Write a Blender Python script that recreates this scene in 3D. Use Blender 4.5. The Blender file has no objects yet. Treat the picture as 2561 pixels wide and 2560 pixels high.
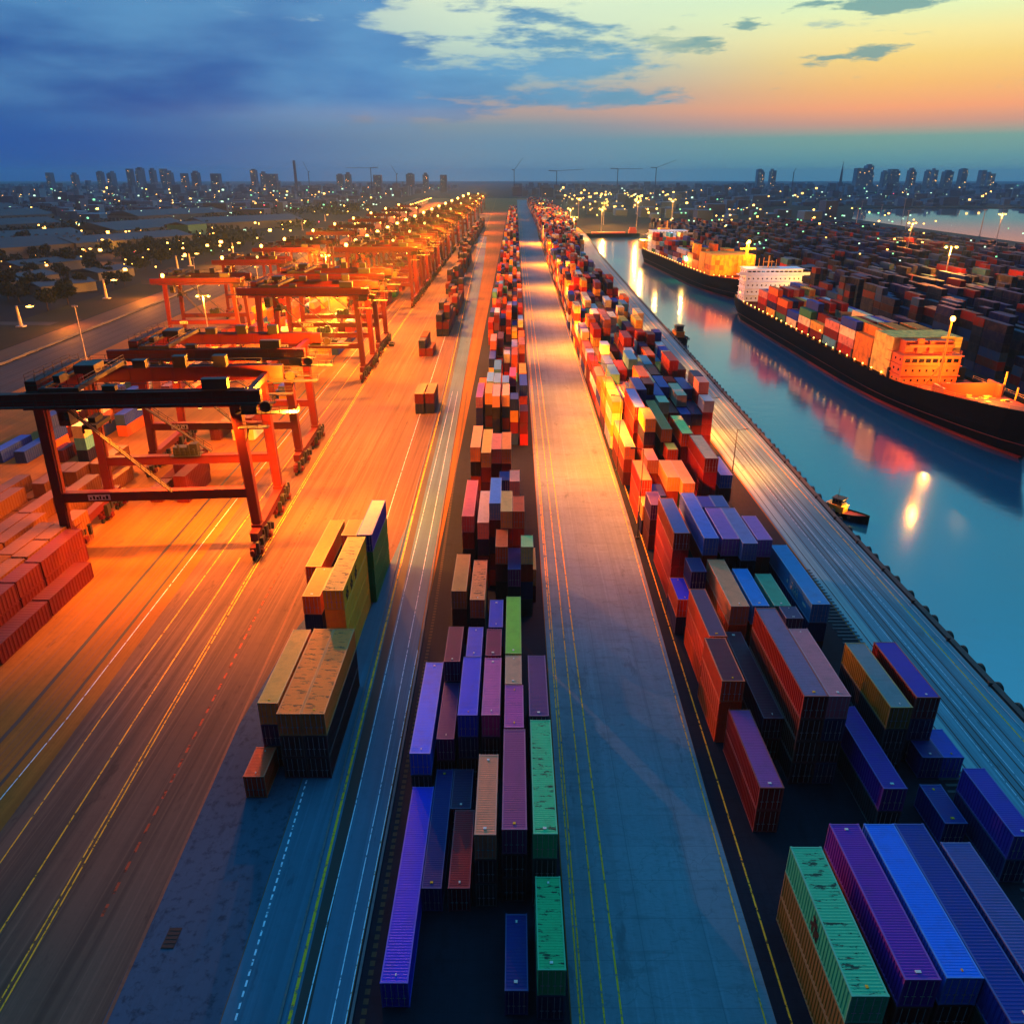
import bpy, math, random
from mathutils import Vector
R = math.radians
sc = bpy.context.scene
col = sc.collection

# ------------------------------------------------------------------ camera
cd = bpy.data.cameras.new("camera"); cam = bpy.data.objects.new("camera", cd); col.objects.link(cam)
cd.sensor_width = 36.0; cd.lens = 36.0 * 1922.0 / 2561.0
cd.clip_start = 0.5; cd.clip_end = 40000
cam.location = (0, 0, 60)
cam.rotation_euler = (R(90) - math.atan(836.4 / 1922.0), 0, R(0.205))
sc.camera = cam

# ------------------------------------------------------------------ view / render
sc.view_settings.view_transform = 'Standard'; sc.view_settings.look = 'None'
sc.view_settings.exposure = 0.0; sc.view_settings.gamma = 1.0
sc.render.engine = 'CYCLES'
sc.cycles.use_denoising = True
sc.cycles.max_bounces = 5; sc.cycles.diffuse_bounces = 3; sc.cycles.glossy_bounces = 3
sc.cycles.volume_bounces = 1
sc.cycles.sample_clamp_indirect = 6.0
sc.cycles.use_light_tree = True

def lin(c):
    return tuple((x / 12.92 if x <= 0.04045 else ((x + 0.055) / 1.055) ** 2.4) for x in c)
def rgba(c): return (*lin(c), 1.0)

# ------------------------------------------------------------------ dusk sky
W = bpy.data.worlds.new("World"); sc.world = W; W.use_nodes = True
nt = W.node_tree; nt.nodes.clear()
def N(t, tree=None, **kw):
    n = (tree or nt).nodes.new(t)
    for k, v in kw.items(): setattr(n, k, v)
    return n
def L(a, b, tree=None): (tree or nt).links.new(a, b)
def math_node(op, a, b=None, tree=None, clamp=False):
    n = N('ShaderNodeMath', tree, operation=op); n.use_clamp = clamp
    for i, v in enumerate((a, b)):
        if v is None: continue
        if isinstance(v, (int, float)): n.inputs[i].default_value = v
        else: L(v, n.inputs[i], tree)
    return n.outputs[0]
def ramp(fac, stops, tree=None, interp='LINEAR'):
    n = N('ShaderNodeValToRGB', tree); cr = n.color_ramp; cr.interpolation = interp
    while len(cr.elements) > 1: cr.elements.remove(cr.elements[-1])
    for i, (p, c) in enumerate(stops):
        e = cr.elements[0] if i == 0 else cr.elements.new(p)
        e.position = p; e.color = c if len(c) == 4 else rgba(c)
    L(fac, n.inputs[0], tree); return n.outputs[0]
def mixc(fac, a, b, tree=None, blend='MIX'):
    n = N('ShaderNodeMix', tree, data_type='RGBA', blend_type=blend)
    for s, v in ((n.inputs[0], fac), (n.inputs[6], a), (n.inputs[7], b)):
        if isinstance(v, (int, float)): s.default_value = v
        elif isinstance(v, tuple): s.default_value = v if len(v) == 4 else rgba(v)
        else: L(v, s, tree)
    return n.outputs[2]
def smooth(v, a, b, tree=None):
    n = N('ShaderNodeMapRange', tree, interpolation_type='SMOOTHSTEP')
    n.inputs[1].default_value = a; n.inputs[2].default_value = b
    L(v, n.inputs[0], tree); return n.outputs[0]

tc = N('ShaderNodeTexCoord'); sx = N('ShaderNodeSeparateXYZ'); L(tc.outputs['Generated'], sx.inputs[0])
elev = math_node('MAXIMUM', sx.outputs[2], 0.0)
te = math_node('SQRT', elev)
hx = math_node('SQRT', math_node('ADD', math_node('MULTIPLY', sx.outputs[0], sx.outputs[0]), math_node('MULTIPLY', sx.outputs[1], sx.outputs[1])))
az = math_node('DIVIDE', sx.outputs[0], math_node('MAXIMUM', hx, 0.001))      # sine of the azimuth, + towards the afterglow
zen = [(0.55, rgba((.34, .72, .82))), (0.66, (.06, .46, .72, 1)), (0.80, (.07, .66, 1.30, 1)), (1.0, (.10, .80, 1.60, 1))]
right = ramp(te, [(0, (.36, .60, .64)), (.14, (.40, .63, .62)), (.20, (.48, .66, .60)), (.232, (.84, .62, .52)), (.26, (1.0, .66, .46)), (.30, (1.0, .76, .45)),
                  (.335, (1.0, .85, .50)), (.365, (1.0, .93, .62)), (.395, (.93, .98, .74)), (.425, (.80, .96, .82)), (.47, (.66, .90, .86))] + zen)
mid = ramp(te, [(0, (.36, .56, .66)), (.19, (.38, .56, .67)), (.235, (.48, .59, .65)), (.265, (.70, .62, .60)), (.29, (.60, .63, .67)), (.33, (.60, .74, .77)), (.37, (.78, .88, .80)), (.42, (.88, .95, .82)), (.47, (.60, .86, .86))] + zen)
left = ramp(te, [(0, (.05, .27, .60)), (.19, (.07, .32, .63)), (.27, (.10, .36, .64)), (.40, (.16, .48, .76)), (.47, (.13, .46, .76))] + zen)
base = mixc(smooth(az, -.50, .02), left, mid)
base = mixc(smooth(az, -.02, .42), base, right)
# broken evening cloud: direction stretched so the bands lie flat
mp = N('ShaderNodeMapping'); mp.inputs['Scale'].default_value = (5.2, 3.2, 26.0); mp.inputs['Location'].default_value = (2.3, .4, 1.7)
L(tc.outputs['Generated'], mp.inputs[0])
nz = N('ShaderNodeTexNoise'); nz.inputs['Scale'].default_value = 1.0; nz.inputs['Detail'].default_value = 9; nz.inputs['Roughness'].default_value = .60
L(mp.outputs[0], nz.inputs['Vector'])
thr = N('ShaderNodeMapRange'); thr.inputs[1].default_value = -.36; thr.inputs[2].default_value = .16; thr.inputs[3].default_value = .20; thr.inputs[4].default_value = .60
L(az, thr.inputs[0])
cover = smooth(math_node('SUBTRACT', nz.outputs[0], thr.outputs[0]), -.035, .065)
band = math_node('MULTIPLY', smooth(elev, .035, .085), smooth(math_node('MULTIPLY', elev, -1.0), -.50, -.24))
cover = math_node('MULTIPLY', cover, band)
ccol = ramp(smooth(az, -.55, .45), [(0, (.02, .26, .58)), (.35, (.10, .44, .72)), (.6, (.30, .56, .73)), (1, (.38, .64, .68))])
mp2 = N('ShaderNodeMapping'); mp2.inputs['Scale'].default_value = (2.2, 1.6, 9.0); L(tc.outputs['Generated'], mp2.inputs[0])
nz2 = N('ShaderNodeTexNoise'); nz2.inputs['Scale'].default_value = 1.6; nz2.inputs['Detail'].default_value = 6; L(mp2.outputs[0], nz2.inputs['Vector'])
ccol = mixc(smooth(nz2.outputs[0], .35, .68), ccol, mixc(.50, ccol, (.44, .72, .88)))
skyc = mixc(math_node('MULTIPLY', cover, .92), base, ccol)
mp3 = N('ShaderNodeMapping'); mp3.inputs['Scale'].default_value = (7.0, 4.0, 34.0); mp3.inputs['Location'].default_value = (6.1, 2.2, .3); L(tc.outputs['Generated'], mp3.inputs[0])
nz3 = N('ShaderNodeTexNoise'); nz3.inputs['Scale'].default_value = 1.0; nz3.inputs['Detail'].default_value = 8; nz3.inputs['Roughness'].default_value = .58; L(mp3.outputs[0], nz3.inputs['Vector'])
small = math_node('MULTIPLY', smooth(nz3.outputs[0], .575, .64), math_node('MULTIPLY', smooth(az, .08, .24), smooth(elev, .075, .10)))
skyc = mixc(math_node('MULTIPLY', small, .85), skyc, (.40, .62, .64))
nish = N('ShaderNodeTexSky', sky_type='NISHITA'); nish.sun_disc = False; nish.sun_elevation = R(1.0); nish.sun_rotation = R(38)
skyc = mixc(1.0, skyc, mixc(0.999, nish.outputs[0], (0, 0, 0, 1)), blend='ADD')
skyc = mixc(1.0, skyc, ramp(smooth(sx.outputs[1], -.42, .22), [(0, (.014, .024, .05, 1)), (1, (1, 1, 1, 1))]), blend='MULTIPLY')
bg = N('ShaderNodeBackground'); bg.inputs[1].default_value = 1.0; L(skyc, bg.inputs[0])
wo = N('ShaderNodeOutputWorld'); L(bg.outputs[0], wo.inputs[0])

# ------------------------------------------------------------------ helpers
def tag(o, label=None, cat=None, group=None, kind=None):
    if label: o['label'] = label
    if cat: o['category'] = cat
    if group: o['group'] = group
    if kind: o['kind'] = kind
    return o
def empty(name, loc=(0, 0, 0), rz=0, parent=None):
    o = bpy.data.objects.new(name, None); col.objects.link(o); o.location = loc; o.rotation_euler = (0, 0, rz); o.empty_display_size = .3
    if parent: o.parent = parent
    return o
class MB:
    def __init__(s): s.v = []; s.f = []; s.m = []
    def quad(s, a, b, c, d, m=0):
        i = len(s.v); s.v += [a, b, c, d]; s.f.append((i, i+1, i+2, i+3)); s.m.append(m)
    def poly(s, pts, m=0):
        i = len(s.v); s.v += list(pts); s.f.append(tuple(range(i, i + len(pts)))); s.m.append(m)
    def box(s, x0, x1, y0, y1, z0, z1, m=0, top=None, open_bottom=False):
        i = len(s.v)
        s.v += [(x0,y0,z0),(x1,y0,z0),(x1,y1,z0),(x0,y1,z0),(x0,y0,z1),(x1,y0,z1),(x1,y1,z1),(x0,y1,z1)]
        fs = [(i,i+1,i+5,i+4),(i+1,i+2,i+6,i+5),(i+2,i+3,i+7,i+6),(i+3,i,i+4,i+7),(i+4,i+5,i+6,i+7)]
        ms = [m, m, m, m, m if top is None else top]
        if not open_bottom: fs.append((i+3,i+2,i+1,i)); ms.append(m)
        s.f += fs; s.m += ms
    def beam(s, p, q, w, h, m=0, w2=None, h2=None):
        p = Vector(p); q = Vector(q); d = (q - p).normalized()
        up = Vector((0, 0, 1)) if abs(d.z) < .95 else Vector((0, 1, 0))
        sd = d.cross(up).normalized(); up = sd.cross(d).normalized()
        i = len(s.v)
        for c, ww, hh in ((p, w, h), (q, w2 or w, h2 or h)):
            for a, b in ((-1,-1),(1,-1),(1,1),(-1,1)): s.v.append(tuple(c + sd*a*ww/2 + up*b*hh/2))
        s.f += [(i,i+1,i+2,i+3)[::-1],(i+4,i+5,i+6,i+7),(i,i+1,i+5,i+4),(i+1,i+2,i+6,i+5),(i+2,i+3,i+7,i+6),(i+3,i,i+4,i+7)]
        s.m += [m]*6
    def cyl(s, p, q, r, n=8, m=0, r2=None):
        p = Vector(p); q = Vector(q); d = (q - p).normalized()
        up = Vector((0, 0, 1)) if abs(d.z) < .95 else Vector((1, 0, 0))
        a = d.cross(up).normalized(); b = a.cross(d).normalized(); r2 = r if r2 is None else r2
        i = len(s.v)
        for k in range(n):
            t = 2*math.pi*k/n; s.v.append(tuple(p + (a*math.cos(t)+b*math.sin(t))*r)); s.v.append(tuple(q + (a*math.cos(t)+b*math.sin(t))*r2))
        for k in range(n):
            j = (k+1) % n; s.f.append((i+2*k, i+2*j, i+2*j+1, i+2*k+1)); s.m.append(m)
        s.f.append(tuple(i+2*k for k in range(n))[::-1]); s.f.append(tuple(i+2*k+1 for k in range(n))); s.m += [m, m]
    def ball(s, c, r, m=0, n=6):
        i = len(s.v); rings = n//2 + 1
        for a in range(rings + 1):
            ph = math.pi*a/rings
            for b in range(n):
                t = 2*math.pi*b/n; s.v.append((c[0]+r*math.sin(ph)*math.cos(t), c[1]+r*math.sin(ph)*math.sin(t), c[2]+r*math.cos(ph)))
        for a in range(rings):
            for b in range(n):
                j = (b+1) % n; s.f.append((i+a*n+b, i+(a+1)*n+b, i+(a+1)*n+j, i+a*n+j)); s.m.append(m)
    def mesh(s, name):
        me = bpy.data.meshes.new(name); me.from_pydata(s.v, [], s.f)
        if any(s.m): me.polygons.foreach_set('material_index', s.m)
        me.update(); return me
    def build(s, name, mats, parent=None, loc=None):
        me = s.mesh(name)
        for m in (mats if isinstance(mats, (list, tuple)) else [mats]): me.materials.append(m)
        o = bpy.data.objects.new(name, me); col.objects.link(o)
        if parent: o.parent = parent
        if loc: o.location = loc
        return o
def copy_tree(o, parent=None):
    c = o.copy(); col.objects.link(c)
    if parent is not None: c.parent = parent
    for ch in list(o.children): copy_tree(ch, c)
    return c

# ------------------------------------------------------------------ materials
def newmat(name):
    m = bpy.data.materials.new(name); m.use_nodes = True
    t = m.node_tree; return m, t, t.nodes['Principled BSDF']
def noise(t, scale, detail=4, vec=None, rough=.55):
    n = N('ShaderNodeTexNoise', t); n.inputs['Scale'].default_value = scale; n.inputs['Detail'].default_value = detail; n.inputs['Roughness'].default_value = rough
    if vec is not None: L(vec, n.inputs['Vector'], t)
    return n.outputs[0]
def coords(t, scale=(1, 1, 1), loc=(0, 0, 0), kind='Object'):
    c = N('ShaderNodeTexCoord', t); m = N('ShaderNodeMapping', t)
    m.inputs['Scale'].default_value = scale; m.inputs['Location'].default_value = loc
    L(c.outputs[kind], m.inputs[0], t); return m.outputs[0]
_pc = {}
def paint(rgb, rough=.5, grime=.35, stain=False, key=None):
    k = (tuple(round(c, 3) for c in rgb), rough, grime, stain)
    if k in _pc: return _pc[k]
    m, t, p = newmat('steel_paint')
    info = N('ShaderNodeObjectInfo', t)
    off = N('ShaderNodeVectorMath', t, operation='ADD')
    L(coords(t), off.inputs[0], t)
    rnd = N('ShaderNodeCombineXYZ', t)
    L(math_node('MULTIPLY', info.outputs['Random'], 37.0, t), rnd.inputs[0], t); L(math_node('MULTIPLY', info.outputs['Random'], 91.0, t), rnd.inputs[1], t)
    L(rnd.outputs[0], off.inputs[1], t)
    n1 = noise(t, .9, 6, off.outputs[0]); n2 = noise(t, 6.0, 5, off.outputs[0])
    c = rgba(rgb); dark = tuple(x*.55 + y*.10 for x, y in zip(c[:3], (.25, .16, .10))) + (1,)
    base_c = mixc(math_node('MULTIPLY', smooth(n1, .42, .75, t), grime, t), c, dark, t)
    base_c = mixc(math_node('MULTIPLY', smooth(n2, .52, .72, t), grime*.8, t), base_c, dark, t)
    if stain:
        ms = N('ShaderNodeMapping', t); ms.inputs['Scale'].default_value = (.42, 1.5, .9); L(off.outputs[0], ms.inputs[0], t)
        n3 = noise(t, 1.7, 7, ms.outputs[0], .68)
        base_c = mixc(math_node('MULTIPLY', smooth(n3, .565, .60, t), .90, t), base_c, (.012, .011, .010, 1), t)
    L(base_c, p.inputs['Base Color'], t); p.inputs['Roughness'].default_value = rough
    p.inputs['Specular IOR Level'].default_value = .22
    _pc[k] = m; return m
def flat(name, rgb, rough=.7, metal=0.0):
    m, t, p = newmat(name); p.inputs['Base Color'].default_value = rgba(rgb); p.inputs['Roughness'].default_value = rough; p.inputs['Metallic'].default_value = metal
    n = noise(t, 2.0, 5, coords(t)); c = rgba(rgb)
    L(mixc(smooth(n, .4, .75, t), c, tuple(x*.7 for x in c[:3]) + (1,), t), p.inputs['Base Color'], t); return m
def worn_line(name, rgb):
    m, t, p = newmat(name); p.inputs['Base Color'].default_value = rgba(rgb); p.inputs['Roughness'].default_value = .75; p.inputs['Specular IOR Level'].default_value = .1
    n = noise(t, 1.3, 6, coords(t), .7); tr = N('ShaderNodeBsdfTransparent', t); mx = N('ShaderNodeMixShader', t)
    L(math_node('MULTIPLY', smooth(n, .50, .62, t), .75, t), mx.inputs[0], t); L(p.outputs[0], mx.inputs[1], t); L(tr.outputs[0], mx.inputs[2], t)
    L(mx.outputs[0], t.nodes['Material Output'].inputs[0], t); return m
def glow(name, rgb, s):
    m, t, p = newmat(name); p.inputs['Base Color'].default_value = (0, 0, 0, 1)
    p.inputs['Emission Color'].default_value = (*rgb, 1); p.inputs['Emission Strength'].default_value = s
    m.cycles.emission_sampling = 'NONE'; return m
SODIUM = (1.0, .24, .010)
G_sod = glow('sodium_bulb', (1.0, .44, .07), 14.0); G_warm = glow('warm_bulb', (1.0, .56, .12), 4.0)
G_white = glow('white_bulb', (.60, 1.0, .72), 2.0); G_green = glow('green_bulb', (.25, 1.0, .45), 2.0); G_red = glow('red_bulb', (1.0, .08, .15), 3.0)
G_win = glow('lit_window', (1.0, .55, .12), 2.2)
M_dark = flat('dark_steel', (.10, .10, .11), .6); M_black = flat('black_rubber', (.03, .03, .035), .8)
M_glass = flat('dark_glass', (.04, .06, .09), .15); M_white = flat('white_paint', (.82, .84, .86), .5)
M_bar = flat('galvanised_bar', (.66, .67, .70), .5, .1)
M_crane = paint((.33, .048, .034), .6, .35); M_crane_deck = flat('grating', (.14, .07, .06), .8)
def lamp(name, loc, power, color=SODIUM, radius=.5, spot=None, parent=None):
    ld = bpy.data.lights.new(name, 'SPOT' if spot else 'POINT'); ld.energy = power; ld.color = color; ld.shadow_soft_size = radius
    if spot: ld.spot_size = R(spot); ld.spot_blend = .6
    o = bpy.data.objects.new(name, ld); col.objects.link(o); o.location = loc
    if parent: o.parent = parent
    return o

# ------------------------------------------------------------------ ground, roads, water
def ground_mat(name, rgb, streak=.35, slab=None, speck=.2, rough=.75, rgb2=None, tint=.5, spec=.10):
    m, t, p = newmat(name)
    c = rgba(rgb); d = rgba(rgb2) if rgb2 else tuple(x*.55 for x in c[:3]) + (1,)
    v = coords(t)
    big = noise(t, .035, 5, v); fine = noise(t, 1.1, 6, v, .65)
    st = noise(t, 1.0, 5, coords(t, (.75, .012, 1)), .6)
    st2 = noise(t, 1.0, 3, coords(t, (2.6, .02, 1), (5, 3, 0)), .6)
    cc = mixc(math_node('MULTIPLY', smooth(big, .38, .68, t), tint, t), c, d, t)
    cc = mixc(math_node('MULTIPLY', smooth(st, .42, .66, t), streak, t), cc, d, t)
    cc = mixc(math_node('MULTIPLY', smooth(st2, .50, .70, t), streak*.8, t), cc, tuple(min(1, x*1.45) for x in c[:3]) + (1,), t)
    cc = mixc(math_node('MULTIPLY', smooth(fine, .48, .70, t), speck, t), cc, tuple(x*.4 for x in c[:3]) + (1,), t)
    oil = noise(t, 1.0, 5, coords(t, (.30, .10, 1), (9, 2, 0)), .7)
    cc = mixc(math_node('MULTIPLY', smooth(oil, .60, .68, t), .45, t), cc, tuple(x*.3 for x in c[:3]) + (1,), t)
    if slab:
        b = N('ShaderNodeTexBrick', t); b.inputs['Scale'].default_value = 1.0
        b.inputs['Brick Width'].default_value = slab[0]; b.inputs['Row Height'].default_value = slab[1]; b.inputs['Mortar Size'].default_value = .03; b.inputs['Mortar Smooth'].default_value = .3
        b.offset = .0
        b.inputs['Color1'].default_value = (1, 1, 1, 1); b.inputs['Color2'].default_value = (.86, .87, .90, 1); b.inputs['Mortar'].default_value = (.62, .62, .65, 1)
        L(v, b.inputs['Vector'], t); cc = mixc(.85, cc, b.outputs[0], t, 'MULTIPLY')
        pn = N('ShaderNodeTexNoise', t); pn.inputs['Scale'].default_value = .45; pn.inputs['Detail'].default_value = 6; L(coords(t, (.5, 2.2, 1)), pn.inputs['Vector'], t)
        cc = mixc(math_node('MULTIPLY', smooth(pn.outputs[0], .55, .68, t), .35, t), cc, tuple(x*.45 for x in c[:3]) + (1,), t)
    if slab:
        vo = N('ShaderNodeTexVoronoi', t, feature='DISTANCE_TO_EDGE'); vo.inputs['Scale'].default_value = .16
        wn_ = N('ShaderNodeTexNoise', t); wn_.inputs['Scale'].default_value = .5; wn_.inputs['Detail'].default_value = 5; L(v, wn_.inputs['Vector'], t)
        wv_ = N('ShaderNodeVectorMath', t, operation='ADD'); L(v, wv_.inputs[0], t); sc_ = N('ShaderNodeVectorMath', t, operation='SCALE'); sc_.inputs['Scale'].default_value = 3.0; L(wn_.outputs[1], sc_.inputs[0], t); L(sc_.outputs[0], wv_.inputs[1], t); L(wv_.outputs[0], vo.inputs['Vector'], t)
        cc = mixc(math_node('MULTIPLY', smooth(vo.outputs['Distance'], .012, .0, t), .30, t), cc, tuple(x*.3 for x in c[:3]) + (1,), t)
        gr = N('ShaderNodeTexNoise', t); gr.inputs['Scale'].default_value = 1.0; gr.inputs['Detail'].default_value = 3; L(coords(t, (1.2, 9, 1)), gr.inputs['Vector'], t)
        cc = mixc(math_node('MULTIPLY', smooth(gr.outputs[0], .5, .7, t), .30, t), cc, tuple(x*.5 for x in c[:3]) + (1,), t)
    L(cc, p.inputs['Base Color'], t); p.inputs['Roughness'].default_value = rough; p.inputs['Specular IOR Level'].default_value = spec
    bp = N('ShaderNodeBump', t); bp.inputs['Strength'].default_value = .25; bp.inputs['Distance'].default_value = .02; L(fine, bp.inputs['Height'], t); L(bp.outputs[0], p.inputs['Normal'], t)
    return m
def sheet(name, pts, z, mat):
    m = MB(); m.poly([(x, y, z) for x, y in pts]); o = m.build(name, mat); o['kind'] = 'structure'; return o
M_earth = ground_mat('dark_earth', (.04, .06, .10), .1, None, .3, .95, (.02, .035, .05))
M_conc = ground_mat('yard_concrete', (.52, .33, .12), .45, None, .25, .8)  # amber of the lamps is put into this concrete colour
M_cent = ground_mat('slab_asphalt', (.41, .50, .55), .28, (5.5, 4.0), .22, .72)
M_left = ground_mat('worn_asphalt', (.39, .29, .24), .80, None, .18, .78)  # some lamp amber is put into this asphalt colour too
M_lane = ground_mat('smooth_lane', (.25, .40, .49), .45, None, .15, .7)
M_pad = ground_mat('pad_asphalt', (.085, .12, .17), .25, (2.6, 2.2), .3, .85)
M_apron = ground_mat('apron_asphalt', (.36, .54, .60), .85, None, .15, .65)
M_tie = ground_mat('pale_band', (.50, .66, .68), .35, None, .1, .7)
M_dirt = ground_mat('broken_ground', (.24, .31, .39), .2, None, .85, .95)
QUAY = [(61.3, -300), (61.6, 135), (65.8, 359), (71.5, 650), (82, 950)]
g = MB()
g.poly([(-14000, -400, 0)] + [(x, max(y, -400) if y > -300 else -400, 0) for x, y in QUAY] + [(82, 14000, 0), (-14000, 14000, 0)])
g.poly([(82, 950, 0), (146, 950, 0), (529, 1293, 0), (740, 1800, 0), (740, 14000, 0), (82, 14000, 0)])
g.poly([(146, -400, 0), (500, -400, 0), (510, 813, 0), (529, 1293, 0), (146, 950, 0)])
g.poly([(740, 1800, 0), (14000, 1800, 0), (14000, 14000, 0), (740, 14000, 0)])
go = g.build('ground', M_earth); go['kind'] = 'structure'

# water: smooth, long-exposure surface
wm, wt, wp = newmat('calm_water')
wp.inputs['Base Color'].default_value = (.005, .10, .17, 1); wp.inputs['Roughness'].default_value = .13; wp.inputs['IOR'].default_value = 3.8
wn = noise(wt, 1.0, 3, coords(wt, (.22, .30, 1))); wb = N('ShaderNodeBump', wt); wb.inputs['Strength'].default_value = .10; wb.inputs['Distance'].default_value = .25
L(wn, wb.inputs['Height'], wt); L(wb.outputs[0], wp.inputs['Normal'], wt)
sheet('water', [(40, -350), (4000, -350), (4000, 1900), (40, 1900)], -3.0, wm)

lm2, lt2, lp2 = newmat('still_lagoon'); lp2.inputs['Base Color'].default_value = (.05, .16, .18, 1); lp2.inputs['Roughness'].default_value = .03; lp2.inputs['IOR'].default_value = 3.0
sheet('lagoon', [(500, 700), (2600, 700), (2600, 1801), (741, 1801), (528, 1296), (508, 812)], -1.6, lm2)
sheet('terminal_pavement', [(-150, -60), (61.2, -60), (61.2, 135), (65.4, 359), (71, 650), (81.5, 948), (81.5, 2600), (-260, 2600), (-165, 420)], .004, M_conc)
sheet('yard_pavement', [(146.5, 60), (480, 60), (505, 810), (520, 1250), (146.5, 950)], .004, ground_mat('blue_yard', (.10, .13, .18), .2, None, .3))
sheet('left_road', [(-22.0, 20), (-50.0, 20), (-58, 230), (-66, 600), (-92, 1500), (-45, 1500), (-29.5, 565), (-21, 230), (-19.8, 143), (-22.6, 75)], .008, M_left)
sheet('broken_verge', [(-22.6, 20), (-31.3, 20), (-32.9, 74), (-31.5, 96), (-28.5, 112), (-26.5, 96), (-23.2, 74)], .009, M_dirt)
sheet('service_lane', [(-13.0, 20), (-22.5, 20), (-23.1, 74.8), (-19.7, 143), (-20.9, 230), (-29.4, 565), (-40, 900), (-31, 900), (-22.4, 565), (-16.0, 230), (-13.4, 90)], .010, M_lane)
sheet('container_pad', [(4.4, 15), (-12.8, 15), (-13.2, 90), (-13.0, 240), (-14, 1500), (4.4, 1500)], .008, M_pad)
sheet('center_road', [(4.5, -10), (20.2, -10), (20.4, 62), (21.9, 134), (23.0, 300), (26, 900), (50, 2400), (6, 2400), (4.5, 900)], .010, M_cent)
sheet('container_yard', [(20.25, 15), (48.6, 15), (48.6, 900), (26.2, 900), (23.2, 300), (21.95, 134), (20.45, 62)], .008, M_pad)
sheet('quay_apron', [(48.7, 15), (61.0, 15), (61.2, 135), (65.3, 359), (70.9, 650), (81, 946), (60, 946), (50, 500), (49, 200)], .010, M_apron)
sheet('pale_track_band', [(49.2, 15), (51.3, 15), (51.3, 130), (52.3, 359), (50.2, 359), (49.2, 130)], .014, M_tie)

M_yel = worn_line('yellow_line', (.92, .66, .16)); M_wht = worn_line('white_line', (.80, .86, .92)); M_red = worn_line('faded_red_line', (.62, .26, .15)); M_brn = flat('rust_line', (.42, .25, .17), .8)
M_groove = flat('rail_groove', (.05, .05, .05), .7)
def line(name, pts, w, mat, z=.018, dash=None, h=0.0):
    m = MB()
    for (x0, y0), (x1, y1) in zip(pts, pts[1:]):
        n = max(1, int(abs(y1-y0)/dash[0])) if dash else 1
        for k in range(n):
            a = k/n; b = (k + (dash[1] if dash else 1.0))/n
            xa, ya, xb, yb = x0+(x1-x0)*a, y0+(y1-y0)*a, x0+(x1-x0)*b, y0+(y1-y0)*b
            if h: m.beam((xa, ya, h/2), (xb, yb, h/2), w, h)
            else: m.quad((xa-w/2, ya, z), (xa+w/2, ya, z), (xb+w/2, yb, z), (xb-w/2, yb, z))
    o = m.build(name, mat); o['kind'] = 'structure'; return o
for x, w in ((5.15, .13), (5.45, .13), (7.05, .14), (8.42, .16)):
    line('lane_line', [(x, 10), (x, 900), (x + 4, 2300)], w, M_yel)
for d, w in ((0, .13), (.0, 0), (2.0, .15)):
    if w: line('lane_line', [(18.9 + d, 10), (20.0 + d, 62), (21.25 + d, 134), (22.4 + d, 300), (25 + d, 900)], w, M_yel)
line('lane_line', [(-16.9, 20), (-18.1, 62), (-19.85, 143), (-21.1, 230), (-29.5, 565), (-58, 2600)], .26, M_yel)
line('lane_line', [(-21.2, 20), (-21.6, 38), (-22.6, 67), (-24.9, 150), (-34, 560)], .16, M_wht, dash=(.9, .62))
line('lane_line', [(-30.9, 20), (-31.63, 38.6), (-33.1, 75), (-35.8, 160), (-44, 560)], .30, M_brn)
for dx in (-.22, .22): line('lane_line', [(-40.0 + dx, 20), (-40.6 + dx, 40), (-42.2 + dx, 75), (-45.3 + dx, 160), (-49.6 + dx, 300), (-54 + dx, 620)], .13, M_yel)
line('lane_line', [(-43.6, 20), (-44.58, 46), (-45.8, 75), (-47.2, 118)], .14, M_yel)
line('lane_line', [(-48.2, 20), (-49.1, 54), (-50.0, 75), (-52.0, 160), (-58, 420)], .12, M_yel)
line('lane_line', [(-36.5, 48), (-38.7, 102), (-40.3, 155), (-46.5, 400)], .26, M_red, dash=(2.3, .55))
line('lane_line', [(-29.0, 110), (-31, 165), (-36.5, 400)], .10, M_red)
for x, w in ((-59.7, .55), (-55.4, .45)): line('rail_groove', [(x, 30), (x, 75), (x - 2.6, 150), (x - 9, 420)], w, M_groove)
for x in (-62.6, -64.4, -66.1, -58.2, -57.3, -56.4): line('rail_groove', [(x, 30), (x, 75), (x - 2.6, 150), (x - 9, 420)], .12, M_brn)
line('rail_groove', [(-54.1, 30), (-54.1, 75), (-56.7, 150), (-63, 420)], .10, M_wht)
# kerbs, gutter and the white guide lines of the service lane
M_kerb = flat('kerb_concrete', (.34, .36, .38), .8)
line('kerb', [(-12.55, 20), (-12.75, 62), (-13.0, 86), (-16.1, 230), (-22.6, 565)], .22, M_kerb, h=.14)
line('kerb', [(-17.75, 20), (-18.75, 62), (-20.5, 143), (-21.8, 230), (-30.2, 565)], .20, M_kerb, h=.14)
line('gutter', [(-16.0, 20), (-17.2, 62), (-19.1, 143), (-20.5, 230), (-28.6, 565)], 1.1, M_groove)
for pts in ([(-16.1, 20), (-16.55, 62), (-17.4, 106), (-19.0, 230)], [(-14.0, 20), (-14.3, 62), (-15.0, 102), (-17.4, 230)], [(-12.95, 20), (-13.15, 62), (-13.4, 90)]):
    line('lane_line', pts, .09, M_wht, z=.022)
line('weed_strip', [(-11.6, 20), (-11.9, 62), (-12.0, 100), (-14.5, 230)], .42, flat('weeds', (.24, .20, .12), .95), z=.024, dash=(.8, .6))
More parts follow.
